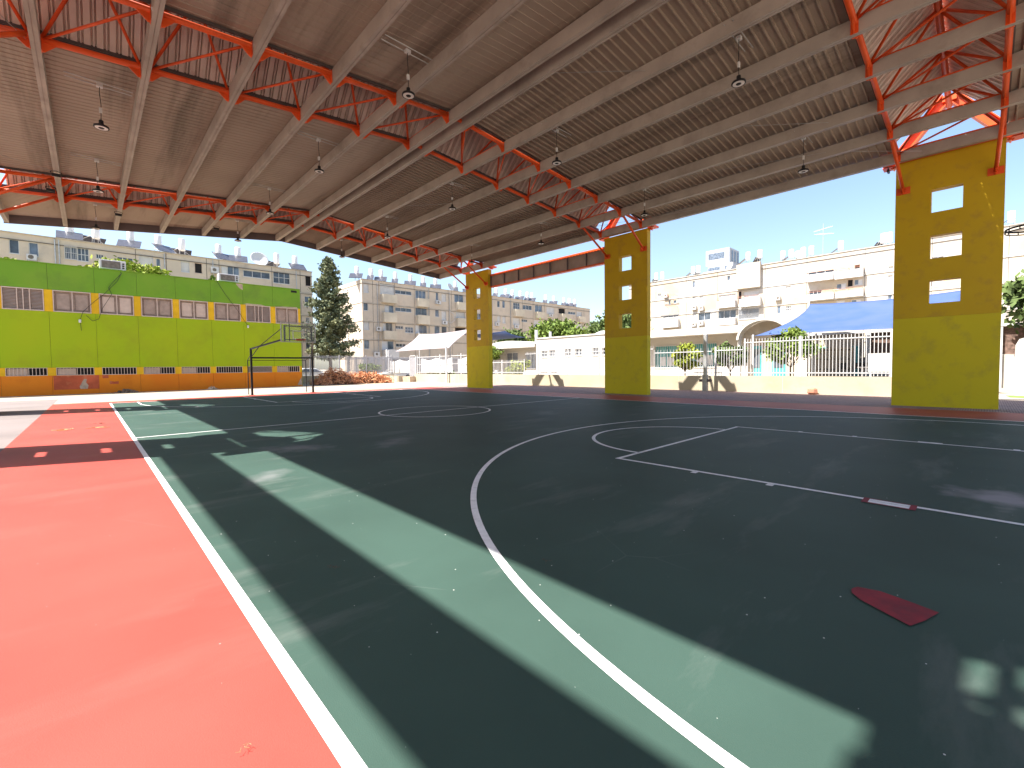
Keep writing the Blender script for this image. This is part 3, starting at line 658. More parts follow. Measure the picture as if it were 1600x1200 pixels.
WB = [(29.75,30.56,12.92,14.17,'h'),(29.68,30.39,10.21,11.37,'w'),(29.61,30.53,7.32,8.68,'h'),(29.63,30.45,4.42,5.78,'w'),(32.45,34.86,12.98,14.6,'h'),(33.13,34.67,10.11,11.41,'w2'),(32.73,34.38,7.29,8.69,'w3'),(32.55,34.53,4.39,5.69,'w2'),(34.97,37.95,13.27,13.88,'s'),(34.96,37.89,10.5,11.12,'s'),(34.95,36.3,7.69,8.2,'s'),(36.64,38.17,7.16,8.09,'g'),(34.95,36.7,4.84,5.35,'s'),(38.66,40.62,12.9,14.23,'w3'),(38.6,40.81,10.12,11.49,'w2'),(38.53,40.75,7.15,8.53,'w3'),(42.65,43.17,12.95,14.26,'w'),(43.83,44.76,12.86,14.18,'h'),(42.46,43.24,10.12,11.43,'w'),(43.76,44.7,9.66,11.43,'h'),(42.27,43.31,7.18,8.7,'w'),(43.71,44.77,7.02,8.67,'w'),(42.5,43.41,12.31,12.74,'ac'),(43.73,44.67,8.92,9.44,'ac'),(31.55,32.3,7.22,7.81,'ac'),(31.04,32.09,3.27,3.96,'ac'),(46.53,48.51,12.98,14.4,'w2'),(46.75,48.73,10.14,11.36,'h'),(46.55,48.97,7.27,8.52,'o'),(51.2,52.6,12.9,14.2,'w2'),(51.2,52.6,10.1,11.4,'w2'),(51.2,52.6,7.3,8.6,'h'),(56.62,57.28,12.92,14.14,'w'),(57.94,58.62,12.9,14.27,'w'),(56.57,57.4,10.1,11.33,'h'),(57.9,58.74,9.93,11.42,'h'),(55.9,56.72,9.33,9.94,'ac'),(60.85,62.63,12.9,14.2,'g'),(63.53,66.14,13.05,13.96,'s'),(60.63,62.59,9.87,11.14,'h'),(60.97,63.11,9.13,9.77,'ac'),(63.13,64.79,10.52,11.04,'s'),(67.1,69.25,12.82,14.25,'w2'),(66.67,69.01,9.69,11.16,'h'),(70.65,73.13,12.78,14.15,'h'),(71.25,72.49,12.1,12.64,'ac'),(74.61,76.79,13.0,14.19,'o'),(77.9,80.42,13.14,13.72,'s'),(80.88,82.78,12.85,13.95,'h'),(75.01,76.98,9.83,11.11,'o'),(77.43,80.16,10.26,10.84,'s'),(80.62,82.99,9.68,11.3,'h')]
BBL = [(32.52,34.93,11.6,12.89),(32.66,34.86,8.6,10.1),(32.59,34.79,5.89,7.25),(38.75,40.84,11.5,12.85),(38.69,40.91,8.64,10.10),(38.62,40.84,5.88,7.13),(46.78,49.05,11.6,12.95),(46.72,49.14,8.64,10.12),(60.83,63.33,11.43,12.83),(67.08,69.43,11.45,12.78),(75.03,77.67,11.27,12.97),(81.1,83.49,11.48,12.8)]
WC = [(25.95,26.54,13.16,13.71,'s'),(20.04,20.46,13.98,15.0,'w'),(14.57,15.04,14.32,15.0,'w'),(10.6,12.36,13.92,14.95,'w3'),(24.2,24.6,11.67,12.43,'w'),(23.18,23.74,11.76,12.29,'w'),(24.66,25.36,12.9,13.55,'ac'),(19.92,20.45,11.29,12.43,'h'),(18.67,19.29,11.26,12.39,'h'),(12.9,13.4,10.52,12.45,'o'),(13.7,16.27,11.25,12.19,'h'),(10.49,12.61,11.25,12.24,'h'),(19.71,20.44,10.35,10.97,'ac'),(18.56,19.29,10.13,10.85,'ac'),(22.84,25.59,9.47,9.79,'s'),(16.55,19.49,8.52,9.74,'w3'),(13.68,16.35,8.52,9.75,'w3'),(10.46,13.32,8.2,9.72,'b'),(19.8,20.44,8.49,9.73,'h'),(19.8,20.54,7.67,8.29,'ac'),(18.55,19.38,7.75,8.4,'ac'),(6.37,7.09,11.07,12.33,'h'),(7.64,8.29,10.5,11.05,'ac'),(7.62,8.11,8.58,9.68,'w'),(6.35,6.98,8.83,9.55,'g'),(1.44,4.33,13.45,13.8,'s'),(-0.62,-0.02,11.27,12.2,'o'),(-1.6,-0.75,11.4,12.1,'w2'),(-1.32,-0.73,13.45,13.98,'o'),(2.75,4.22,10.7,11.29,'s'),(0.11,1.13,11.07,11.81,'w2'),(-4.58,-4.09,12.6,13.2,'h'),(-4.51,-4.09,8.69,9.79,'w'),(-4.54,-4.05,11.11,12.13,'h'),(-15.18,-14.64,7.53,8.33,'w'),(-14.79,-14.52,8.83,9.24,'ac'),(0.21,1.17,8.58,9.58,'h'),(-1.52,-0.46,8.73,9.55,'w2'),(29.5,31.0,13.2,14.0,'w2'),(29.5,31.0,10.3,11.3,'h'),(-9,-8,12.8,13.6,'w2'),(-9,-8,10.2,11.2,'h'),(-20,-19,12.8,13.8,'w'),(-20,-19,10.3,11.3,'w')]
BCL = [(1.36,4.4,12.45,13.41),(-1.72,1.22,12.35,13.41),(1.32,4.36,9.9,10.69),(-1.76,1.12,9.9,10.69),(13.6,16.27,10.13,11.11),(10.13,12.96,9.97,11.2),(13.58,16.35,7.48,8.46),(22.61,25.59,7.74,9.03)]

class Block:
    """apartment block, facade either y=const (axis 'x') facing -y or x=const (axis 'y') facing -x"""
    def __init__(s, label, axis, u0, u1, v, depth, h, floors, wins, balcs, wallm, seams, slabm, dark=None):
        s.ax = axis; s.v = v
        c = ((u0+u1)/2, v+depth/2) if axis == 'x' else (v+depth/2, (u0+u1)/2)
        s.root = thing('apartment_building', label, 'building', (c[0], c[1], 0))
        # walls with real recessed openings
        us = sorted({u0, u1} | {a for w in wins if w[4] != 'ac' for a in w[:2]}); zs = sorted({0, h} | {a for w in wins if w[4] != 'ac' for a in w[2:4]})
        ops = [w for w in wins if w[4] != 'ac']
        b = MB()
        def hole(um, zm): return any(w[0] < um < w[1] and w[2] < zm < w[3] for w in ops)
        nu, nz = len(us)-1, len(zs)-1
        G = [[hole((us[i]+us[i+1])/2, (zs[j]+zs[j+1])/2) for j in range(nz)] for i in range(nu)]
        # merge columns vertically for fewer faces
        for i in range(nu):
            j = 0
            while j < nz:
                if G[i][j]: j += 1; continue
                k = j
                while k+1 < nz and not G[i][k+1]: k += 1
                s.q(b, us[i], us[i+1], zs[j], zs[k+1]); j = k+1
        R = .16
        for w in ops:
            a, c_, p, q_ = w[:4]
            for (A, B_) in (((a, p), (c_, p)), ((c_, p), (c_, q_)), ((c_, q_), (a, q_)), ((a, q_), (a, p))):
                b.quad(s.P(A[0], 0, A[1]), s.P(B_[0], 0, B_[1]), s.P(B_[0], R, B_[1]), s.P(A[0], R, A[1]))
        b.quad(s.P(u0, 0, 0), s.P(u0, depth, 0), s.P(u0, depth, h), s.P(u0, 0, h)); b.quad(s.P(u1, 0, 0), s.P(u1, depth, 0), s.P(u1, depth, h), s.P(u1, 0, h))
        b.quad(s.P(u0, depth, 0), s.P(u1, depth, 0), s.P(u1, depth, h), s.P(u0, depth, h)); b.quad(s.P(u0, 0, h-.3), s.P(u1, 0, h-.3), s.P(u1, depth, h-.3), s.P(u0, depth, h-.3))
        s.part(b, 'wall', wallm)
        b = MB()
        for z in floors:
            s.bx(b, u0-.03, u1+.03, -.04, -.002, z-.10, z+.10)
        s.part(b, 'floor_band', slabm)
        b = MB()
        for z in floors: s.bx(b, u0-.05, u1+.05, -.055, -.041, z-.125, z-.08)
        s.bx(b, u0-.06, u1+.06, -.07, -.002, h-.62, h-.56)
        s.part(b, 'drip_line', M['joint'])
        b = MB(); s.bx(b, u0-.08, u1+.08, -.1, .2, h, h+.08); s.bx(b, u0-.08, u1+.08, depth-.2, depth+.05, h, h+.08); s.part(b, 'parapet_coping', slabm)
        b = MB()
        for u in seams: s.bx(b, u-.025, u+.025, -.012, -.001, 0, h-.02)
        s.part(b, 'panel_joint', M['joint'])
        for w in wins: s.window(w)
        for w in balcs:
            a, c_, p, q_ = w
            b = MB(); s.bx(b, a, c_, -.75, -.63, p, q_); s.bx(b, a, a+.1, -.63, -.003, p, q_); s.bx(b, c_-.1, c_, -.63, -.003, p, q_); s.bx(b, a+.1, c_-.1, -.63, -.003, p, p+.15)
            s.part(b, 'balcony', M['balc'] if wallm is not M['stucco_c'] else M['whitep'])
    def P(s, u, d, z): return (u, s.v+d, z) if s.ax == 'x' else (s.v+d, u, z)
    def q(s, b, a, c, p, q): b.quad(s.P(a, 0, p), s.P(c, 0, p), s.P(c, 0, q), s.P(a, 0, q))
    def bx(s, b, u0, u1, d0, d1, z0, z1):
        if s.ax == 'x': b.box(u0, u1, s.v+d0, s.v+d1, z0, z1)
        else: b.box(s.v+d0, s.v+d1, u0, u1, z0, z1)
    def part(s, b, name, m_, parent=None):
        pr = parent or s.root; o = b.build(name, m_, pr); r = pr
        while r is not None: o.location -= Vector(r.location); r = r.parent
        return o
    def window(s, w):
        a, c, p, q_, t = w
        if t == 'ac':
            b = MB(); wd = min(c-a, .95); s.bx(b, a, a+wd, -.42, -.04, p, max(q_, p+.5)); o = s.part(b, 'air_conditioner', M['whitep'])
            b = MB(); um = a+wd*.42; zm = (p+max(q_, p+.5))/2
            n = 14; ring = [(um+.19*math.cos(2*math.pi*k/n), zm+.19*math.sin(2*math.pi*k/n)) for k in range(n)]
            b.prism(ring, lambda x, z, tt: s.P(x, tt, z), -.425, -.421); s.part(b, 'fan_grille', M['blk_grey'], o)
            b = MB(); s.bx(b, a, a+wd, -.4, -.003, p-.06, p-.01); s.part(b, 'bracket', M['galv'], o); return
        sun = s.ax == 'y'
        if t == 'h': bm_ = M['shutter']
        elif t == 'o': bm_ = M['darkhole']
        elif t in ('g', 'w2', 'w3', 'w'): bm_ = M['glassb'] if random.random() < .6 else M['glass']
        else: bm_ = M['glass']
        b = MB(); s.bx(b, a, c, .13, .155, p, q_); o = s.part(b, 'window', bm_)
        f = MB(); e = .05
        s.bx(f, a-.03, c+.03, -.03, .06, p-.06, p-.001 if True else p); s.bx(f, a, c, .05, .12, q_-e, q_-.001); s.bx(f, a, c, .05, .12, p+.001, p+e)
        vs = {'w': 1, 'w2': 2, 'w3': 3, 'g': 3, 'b': 2, 's': 3, 'h': 1, 'o': 1}[t]
        for k in range(vs+1):
            u = a+(c-a-e)*k/vs; s.bx(f, u, u+e, .051, .119, p+e+.001, q_-e-.001)
        if t == 'g': s.bx(f, a+e+.001, c-e-.001, .06, .11, (p+q_)/2-.025, (p+q_)/2+.025)
        s.part(f, 'window_frame', M['whitep'] if (t not in ('o',)) else M['frame_t'], o)
        if t == 'b':
            f = MB(); n = max(5, int((c-a)/.12))
            for k in range(n+1): u = a+(c-a)*k/n; s.bx(f, u-.012, u+.012, -.12, -.09, p-.03, q_+.03)
            for z in (p-.04, (p+q_)/2, q_+.03): s.bx(f, a-.02, c+.02, -.125, -.085, z-.015, z+.015)
            s.part(f, 'window_bars', M['whitep'], o)
        if t == 'h':
            f = MB(); z = p+.1
            while z < q_-.08: s.bx(f, a+e, c-e, .118, .129, z, z+.018); z += .12
            s.part(f, 'shutter_slats', M['slab'], o)
        if t in ('w2', 'w3') and random.random() < .6:
            f = MB(); s.bx(f, a+e+.02, a+(c-a)/vs-.02, .122, .128, p+e, q_-e); s.part(f, 'curtain', M['shutter'], o)
blkA = Block('grey-beige apartment block rising behind the green building', 'x', -30, 20.75, 47.8, 11, 14.0, [11.2, 8.4, 5.6, 2.8], WA, [], M['stucco_g'], [-6.6, -2.6, 3.2, 5.7, 9.3, 10.5, 16.0, 19.3], M['slab'])
blkB = Block('long grey-beige apartment block between the conifer and the middle pillar', 'x', 29.47, 85.9, 52.0, 9, 14.85, [11.37, 8.6, 5.82, 3.0], WB, BBL, M['stucco_g'], [31.2, 32.2, 34.9, 38.45, 41.3, 45.2, 45.9, 49.3, 55.3, 60.2, 63.4, 66.5, 70.0, 74.4, 77.8, 80.7, 83.6], M['slab'])
blkC = Block('long sunlit white apartment block at the right behind the school', 'y', -34, 32.2, 71.1, 11, 15.85, [12.62, 9.85, 7.0, 4.2], WC, BCL, M['stucco_c'], [26.9, 21.5, 16.45, 13.5, 9.7, 4.5, -1.8, -8, -14, -22], M['stucco_w'])
# extra pieces of the blocks
b = MB()
for k in range(34): blkB.bx(b, 29.42, 29.47, 5.0, 5.25, 1.2+k*.38, 1.4+k*.38)
blkB.part(b, 'vent_slots', M['joint'])
b = MB()
for z in (11.37, 8.6, 5.82, 3.0, 14.25): blkB.bx(b, 29.43, 29.468, 0, 9, z-.03, z+.03)
blkB.part(b, 'end_wall_line', M['joint'])
b = MB(); blkB.bx(b, 29.41, 29.466, .04, 8.96, .5, 14.2)
b = MB(); blkC.bx(b, 10.2, 13.45, -.6, -.002, 12.7, 16.3); blkC.part(b, 'stair_tower', M['stucco_c'])
b = MB(); blkC.bx(b, 10.5, 12.4, -.62, -.602, 13.9, 14.95); blkC.part(b, 'stair_window', M['shutter'])
for blk, lst, zt in ((blkA, (-2.35, -2.62, 5.55, 9.9, 18.8), 13.9), (blkB, (31.9, 41.1, 45.4, 60.0), 14.5)):
    for u in lst: blk.part(MB().path([blk.P(u, -.09, .3), blk.P(u+.03, -.09, 6), blk.P(u, -.09, zt)], .045, 6), 'drainpipe', M['galv'])
b = MB(); b.path([blkB.P(45.3, -.1, 11.3), blkB.P(46.2, -.3, 10.8), blkB.P(46.4, -.3, 9.8), blkB.P(45.6, -.2, 9.2), blkB.P(44.9, -.1, 9.4)], .04, 6); blkB.part(b, 'hanging_hose', M['whitep'])
b = MB(); blkB.bx(b, 32.5, 34.6, -1.6, -.1, 2.9, 4.3); blkB.part(b, 'enclosed_porch', M['whitep'])
for u0, u1, z in ((1.4, 4.35, 13.62), (-1.7, 1.2, 13.55), (1.4, 4.3, 10.95), (-1.7, 1.2, 10.9), (23, 26.3, 11.2), (23, 25.6, 13.0), (10.2, 16.2, 11.35)):
    b = MB(); blkC.bx(b, u0, u1, -.9, -.84, z, z+.035); blkC.bx(b, u0, u1, -.9, -.84, z+.18, z+.2)
    for uu in (u0, (u0+u1)/2, u1-.05): blkC.bx(b, uu, uu+.04, -.839, -.003, z, z+.03)
    blkC.part(b, 'clothes_line', M['rust'])

# roof gear
def heater(x, y, z, h, ang, lb, grp, wide=False, panel=True, tilt=.7):
    r = thing('solar_water_heater', lb, 'water heater', (x, y, z), grp, ang)
    MB().lathe((0, 0, 0), [(.20, .82), (.30, .84), (.31, .9), (.31, .84+h), (.28, .88+h), (.05, .9+h)], 16).build('tank', M['tank'], r, smooth=True)
    b = MB()
    for a, c in ((-.22, -.22), (.22, -.22), (.22, .22), (-.22, .22)): b.beam((a*1.3, c*1.3, 0), (a, c, .84), .04, .04)
    b.build('stand', M['galv'], r)
    if panel:
        w = 1.9 if wide else 1.0
        b = MB(); b.beam((0, -.38, 1.05), (0, -1.55, .15), w, .07); b.build('collector', M['panel'], r)
        b = MB(); b.path([(w/2-.1, -.5, .75), (.25, -.2, 1.2)], .025, 6); b.path([(-w/2+.1, -1.4, .2), (-w/2+.1, -.6, .5), (-.2, -.2, .85)], .02, 6); b.build('pipe', M['whitep'], r)
TA = [(-5.3,14.9,.2),(-1.6,16,1.1),(.3,15.9,1.15),(3.0,16.2,1.2),(5.3,16.1,1.2),(7.4,16.1,1.15),(10.9,16.3,1.2),(12.9,16.0,1.2),(17.2,16.1,1.25),(19.4,15.9,1.25)]
TA = TA[1:]
for k, (x, zc, h) in enumerate(TA):
    heater(x, 49.9, 14.1, 1.25, (0, .3, -.2, .5)[k % 4]+(3.14 if k % 3 == 1 else 0), 'white water tank on the block behind the green building, %s' % ORD[k], 'water heaters on the block behind the green building', True)
TB = [30.3, 32.6, 34.3, 36.8, 39.6, 42.1, 44.6, 48.8, 51.6, 58.2, 60.7, 62.6, 64.8, 66.9, 68.3, 72.6, 75.3, 78.8, 80.8, 82.7]
for k, x in enumerate(TB):
    heater(x*1.0-(.6 if k < 9 else 0), 54.0, 14.9, 1.3, -.6 if k < 9 else -1.0, 'white water tank on the long grey block roof by the conifer, %s' % ORD[k], 'water heaters on the long grey block', k % 2 == 0)
TC = [28.5, 27.3, 21.7, 20.8, 16.8, 13.0, 11.3, 8.2, 7.1, 5.6, 4.6, 1.2, -3.3, -3.9, -14.3]
for k, y in enumerate(TC):
    heater(73.6, y*.99, 15.85+(.75 if k in (5, 6) else 0), 1.15, 2.4+(k % 3)*.5, 'white water tank on the sunlit white block roof, %s' % (ORD[k] if k < 14 else 'rightmost, past the near pillar'), 'water heaters on the sunlit white block', False, k % 3 != 1)
def dish(x, y, z, ang, lb, R=.55):
    r = thing('satellite_dish', lb, 'satellite dish', (x, y, z), 'satellite dishes on roofs', ang)
    b = MB(); b.lathe((0, 0, 0), [(.02, 0), (R*.5, .05), (R*.85, .14), (R, .22), (R*.99, .235), (R*.82, .155), (.02, .02)], 20); o = b.build('reflector', M['whitep'], r, smooth=True); o.rotation_euler = (math.radians(65), 0, 0); o.location = (0, 0, 1.0)
    MB().tube((0, 0, 0), (0, .02, 1.0), .04, 8).build('mast', M['galv'], r); MB().tube((0, -.08, .8), (0, -.75, 1.1), .02, 6).build('feed_arm', M['galv'], r)
dish(15.0, 49.2, 13.95, 0, 'big pale satellite dish on the roof behind the green building', 1.0)
dish(46.3, 53.0, 14.6, .3, 'pale satellite dish on the long grey block left of the far pillar', .75)
dish(73.0, 5.9, 15.7, -.9, 'white satellite dish on the sunlit white block', .75)
dish(73.0, 15.2, 15.7, -2.2, 'tilted white satellite dish on the sunlit block beside the tower', .7)
r = thing('antenna', 'thin television antenna mast on the sunlit white block', 'antenna', (74, 3.3, 15.6))
MB().tube((0, 0, 0), (0, 0, 5.2), .035, 6).build('mast', M['galv'], r)
b = MB(); b.tube((0, -1.1, 4.6), (0, 1.1, 4.3), .02, 6); b.tube((0, -1.2, 3.6), (0, 1.0, 3.9), .02, 6)
for k in range(7): b.tube((-.3, -1+.33*k, 4.6-.045*k), (.3, -1+.33*k, 4.6-.045*k), .012, 5)
b.build('elements', M['galv'], r)

# distant tower
r = thing('high_rise_tower', 'distant pale high-rise tower above the sunlit block roof', 'building', (262, 91, 0))
MB().box(-7, 9, -7, 5, 0, 57).build('body', M['tower'], r)
b = MB(); b.box(-6, 8, -6.2, 6.6, 57.0, 65.5); b.build('crown', M['tower'], r)
b = MB(); b.box(-6.1, -6.01, -3.6, 5.2, 60.2, 63.6)
for k in range(3): b.box(-3+k*4, -.8+k*4, -6.32, -6.21, 58.4, 64.4)
b.build('crown_window', M['glassb'], r)
b = MB()
for k in range(9): b.box(-9.5, -7.02, -2, 6.5, 20+k*4, 21.2+k*4)
b.build('balcony_slabs', M['whitep'], r)
b = MB()
for k in range(9):
    b.box(-7.1, -7.01, -1.5, 4.8, 21.8+k*4, 23.6+k*4); b.box(-7.1, -7.01, -5.5, -3.0, 21.8+k*4, 23.4+k*4)
b.build('window_bands', M['glassb'], r)

# ================================================================== BOUNDARY WALL, FENCES
r = thing('boundary_wall', 'low cream boundary wall running beside the court behind the pillars', 'wall', (24.1, 8, 0))
b = MB(); b.box(-.1, .1, -19.2, 20.4, 0, .83); b.build('wall', M['stucco_cream'], r)
b = MB()
for k in range(8): b.box(-.104, -.101, -19+k*5.3, -18.97+k*5.3, 0, .82)
b.build('joint', M['slab'], r)
def bar_fence(name, lb, x, y0, y1, z0, z1, m_, pitch=.125, rail=(.14, .16), posts=(), br=.011, grp=None, ax='y', mesh=False):
    r = thing(name, lb, 'fence', (x, (y0+y1)/2, z0) if ax == 'y' else ((y0+y1)/2, x, z0), grp)
    hh = z1-z0; c = (y0+y1)/2
    def bx(b, a0, a1, d0, d1, p, q):
        if ax == 'y': b.box(d0, d1, a0-c, a1-c, p, q)
        else: b.box(a0-c, a1-c, d0, d1, p, q)
    b = MB(); n = int((y1-y0)/pitch)
    for k in range(n+1):
        y = y0+k*pitch; bx(b, y-br, y+br, -br, br, .02, hh)
    b.build('bars', m_, r)
    b = MB(); bx(b, y0, y1, -.03, -br-.001, rail[0], rail[0]+.045); bx(b, y0, y1, -.03, -br-.001, hh-rail[1]-.045, hh-rail[1])
    if mesh: bx(b, y0, y1, -.03, -br-.001, hh*.5, hh*.5+.03)
    b.build('rail', m_, r)
    for y in posts:
        b = MB(); bx(b, y-.035, y+.035, -.035, .035, 0, hh+.03); b.build('post', m_, r)
    return r
FX = 24.12
bar_fence('bar_fence', 'tall white bar fence on the cream wall in front of the blue sail', FX, -11.6, -3.85, .83, 2.74, M['fence_w'], .135, posts=(-9.75, -6.4, -3.9), br=.012)
bar_fence('bar_fence', 'shorter white bar fence beside the grey post over a bush', FX, -3.8, -2.35, .83, 2.38, M['fence_w'], .135, posts=(-2.4,))
bar_fence('bar_fence', 'white bar fence between the middle pillar and the grey post', FX, -2.2, 1.2, .83, 2.35, M['fence_w'], .2, posts=(), br=.008)
bar_fence('bar_fence', 'white bar fence right of the far pillar over dry bushes', FX, 12.3, 17.2, .83, 2.0, M['fence_w'], .16, posts=(12.3, 14.9, 17.2), br=.011)
bar_fence('bar_fence', 'white railing with three rails left of the far pillar', FX, 17.4, 28.0, .83, 2.72, M['fence_w'], .9, posts=(17.4, 20.5, 23.9, 28.0), br=.008, mesh=True)
bar_fence('bar_fence', 'thin white bar fence before the white school wall between two pillars', FX, 1.3, 12.2, .83, 2.6, M['fence_w'], .15, posts=(), br=.007)
for k, y in enumerate((10.9, 8.0, 5.3, 3.3)):
    tag(MB().box(FX+.05, FX+.09, y-.02, y+.02, .83, 2.75).build('fence_post', M['fence_w']), 'thin bare white fence post before the white school wall, %s' % ORD[k], 'fence post', 'thin fence posts before the white school wall')
r = thing('fence', 'grey bar fence behind the pile of dry branches', 'fence', (18, 33, 0))
b = MB()
for k in range(92): x = -6+k*.13; b.box(x-.012, x+.012, -.012, .012, .78, 2.78)
b.build('bars', M['fence_g'], r)
b = MB(); b.box(-6, 6, -.04, -.013, 2.60, 2.66); b.box(-6, 6, -.04, -.013, 1.2, 1.24); b.box(-6, 6, -.04, -.013, .95, .99); b.build('rail', M['fence_g'], r)
for x in (-5.9, -2.9, 0, 2.9, 5.9): MB().box(x-.05, x+.05, -.05, .05, .78, 2.85).build('post', M['fence_g'], r)
MB().box(-6.1, 6.1, -.12, .12, 0, .78).build('base_wall', M['stucco_cream'], r)
r = thing('solid_fence', 'grey corrugated fence closing the yard far behind the railing', 'fence', (31, 41, 0))
b = MB(); n = 100
for k in range(n): x = -9+k*.18; b.box(x, x+.11, -.03, .03, .3, 2.9)
b.build('slats', M['fence_g'], r); b = MB(); b.box(-9.1, 9.1, .031, .08, 2.6, 2.7); b.box(-9.1, 9.1, .031, .08, .6, .7); b.build('rail', M['fence_g'], r)
# gate + steps
r = thing('gate', 'grey solid gate in the railing beside white sheets', 'gate', (24.12, 28.9, .55))
b = MB(); n = 8
for k in range(n): b.box(-.015, .015, -.5+k*.13, -.42+k*.13, .05, 2.0)
b.build('leaf', M['fence_g'], r); b = MB(); b.box(-.03, .03, -.6, -.53, 0, 2.2); b.box(-.03, .03, .56, .63, 0, 2.2); b.box(-.03, .03, -.6, .63, 2.13, 2.2); b.build('frame', M['fence_w'], r)
r = thing('entrance_step', 'raised concrete step with a handrail at the gate', 'steps', (23.4, 29.4, 0))
MB().box(-.1, .6, -1.2, .3, 0, .55).build('landing', M['plaster'], r); MB().box(-.55, .0, .35, 4.2, 0, .62).build('ramp', M['stucco_cream'], r)
b = MB()
for k in range(5): b.tube((-.6, .5+k*.85, 0), (-.6, .5+k*.85, .72), .02, 6)
for k in range(2): b.tube((-.6, .6+k*1.6, .05), (-.6, 1.9+k*1.6, .66), .02, 6)
b.tube((-.6, .5, .72), (-.6, 3.9, .72), .02, 6); b.build('handrail', M['galv'], r)
for y0, y1, lb in ((29.9, 34.6, 'white sheet hung on the railing left of the gate'), (22.6, 28.1, 'white sheet hung on the railing right of the gate'), (20.3, 21.6, 'narrow slanted white sheet beside the far pillar')):
    b = MB(); n = 14; i0 = 0
    for k in range(n):
        a0 = y0+(y1-y0)*k/n; a1 = y0+(y1-y0)*(k+1)/n
        f = lambda y: .06*math.sin(y*3.1)+.03*math.sin(y*7)
        zt = lambda y: 2.42-.22*abs(math.sin((y-y0)*1.2))
        b.quad((24.6+f(a0), a0, .95), (24.6+f(a1), a1, .95), (24.6+f(a1)*.5, a1, zt(a1)), (24.6+f(a0)*.5, a0, zt(a0)))
    o = b.build('hanging_sheet', M['whitep']); md = o.modifiers.new('s', 'SOLIDIFY'); md.thickness = .01; tag(o, lb, 'sheet', 'white sheets on the railing')
# grey post with base
r = thing('grey_post', 'thick grey steel post standing before the cream wall right of the middle pillar', 'post', (23.3, -2.2, 0))
MB().box(-.065, .065, -.085, .085, 0, 3.07).build('shaft', M['galv'], r, bevel=.01); MB().box(-.08, .08, -.32, .3, .52, .66).build('clamp', M['fascia'], r); MB().box(-.1, .1, -.12, .12, 0, .9).build('sleeve', M['galv'], r)
tag(MB().lathe((23.75, -7.0, 0), [(.16, 0), (.22, .08), (.2, .24), (.12, .3)], 7).build('brick_lump', M['rust']), 'reddish broken brick lying at the foot of the cream wall', 'brick')

# ================================================================== SHADE SAILS
def sail(name, corners, sag, m_, lb, n=16, edge=.10):
    r = thing(name, lb, 'shade sail', tuple(sum(c[i] for c in corners)/4 for i in range(3)))
    A, B_, C2, D_ = [Vector(c) for c in corners]; vv = []; cen = Vector(r.location)
    for i in range(n+1):
        for j in range(n+1):
            u, v = i/n, j/n
            uu = .5+(u-.5)*(1-edge*4*v*(1-v)); vv_ = .5+(v-.5)*(1-edge*4*u*(1-u))
            p = A*(1-uu)*(1-vv_)+B_*uu*(1-vv_)+C2*uu*vv_+D_*(1-uu)*vv_
            p.z -= sag*16*u*(1-u)*v*(1-v)*.5+sag*.5*(4*u*(1-u)+4*v*(1-v))*.5
            vv.append(tuple(p-cen))
    b = MB(); b.v = vv
    for i in range(n):
        for j in range(n): b.f.append((i*(n+1)+j, (i+1)*(n+1)+j, (i+1)*(n+1)+j+1, i*(n+1)+j+1))
    o = b.build('cloth', m_, r, smooth=True); md = o.modifiers.new('s', 'SOLIDIFY'); md.thickness = .012
    return r
def pole(x, y, h, lb, m_=None, rr=.06, grp=None):
    o = MB().lathe((0, 0, 0), [(.13, 0), (.13, .02), (rr, .03), (rr, h), (rr*.6, h+.02)], 12).build('sail_pole', m_ or M['fence_w']); o.location = (x, y, 0); tag(o, lb, 'pole', grp)
sail('shade_sail', [(25.2, 34.6, 3.35), (29.3, 36.0, 5.6), (30, 26.0, 5.7), (24.3, 22.6, 3.3)], .30, M['sail_w'], 'pinkish white shade sail stretched over the yard left of the far pillar')
pole(24.0, 33.9, 3.4, 'white sail pole rising from the end of the branch pile', grp='poles of the white sail', rr=.09); pole(29.4, 36.1, 5.8, 'tall white sail pole behind the peak of the white sail', grp='poles of the white sail'); pole(23.75, 22.3, 3.4, 'white sail pole at the near lower corner of the white sail', grp='poles of the white sail', rr=.09); pole(30.2, 25.8, 5.8, 'tall white sail pole hidden by the far pillar', grp='poles of the white sail'); pole(27.0, 21.0, 4.6, 'white pole beside the far pillar under the blue tip', grp='poles of the white sail')
sail('shade_sail', [(27.2, -3.35, 3.05), (34, -4.5, 5.35), (34.0, -11.9, 5.35), (27.2, -12.5, 2.95)], .22, M['sail_b'], 'big blue shade sail sloping over the school yard beside the near pillar', edge=.13)
sail('shade_sail', [(31, 29, 5.2), (36, 30, 4.8), (36, 24, 4.8), (31, 22, 5.2)], .15, M['sail_b'], 'small blue shade sail behind the tip of the white sail', n=8)
pole(34.1, -4.4, 5.6, 'white pole at the upper left corner of the blue sail', grp='poles of the blue sail'); pole(27.1, -3.3, 3.1, 'white pole at the lower left corner of the blue sail', grp='poles of the blue sail'); pole(34.1, -12.0, 5.6, 'white pole at the upper right corner of the blue sail, behind the near pillar', grp='poles of the blue sail')

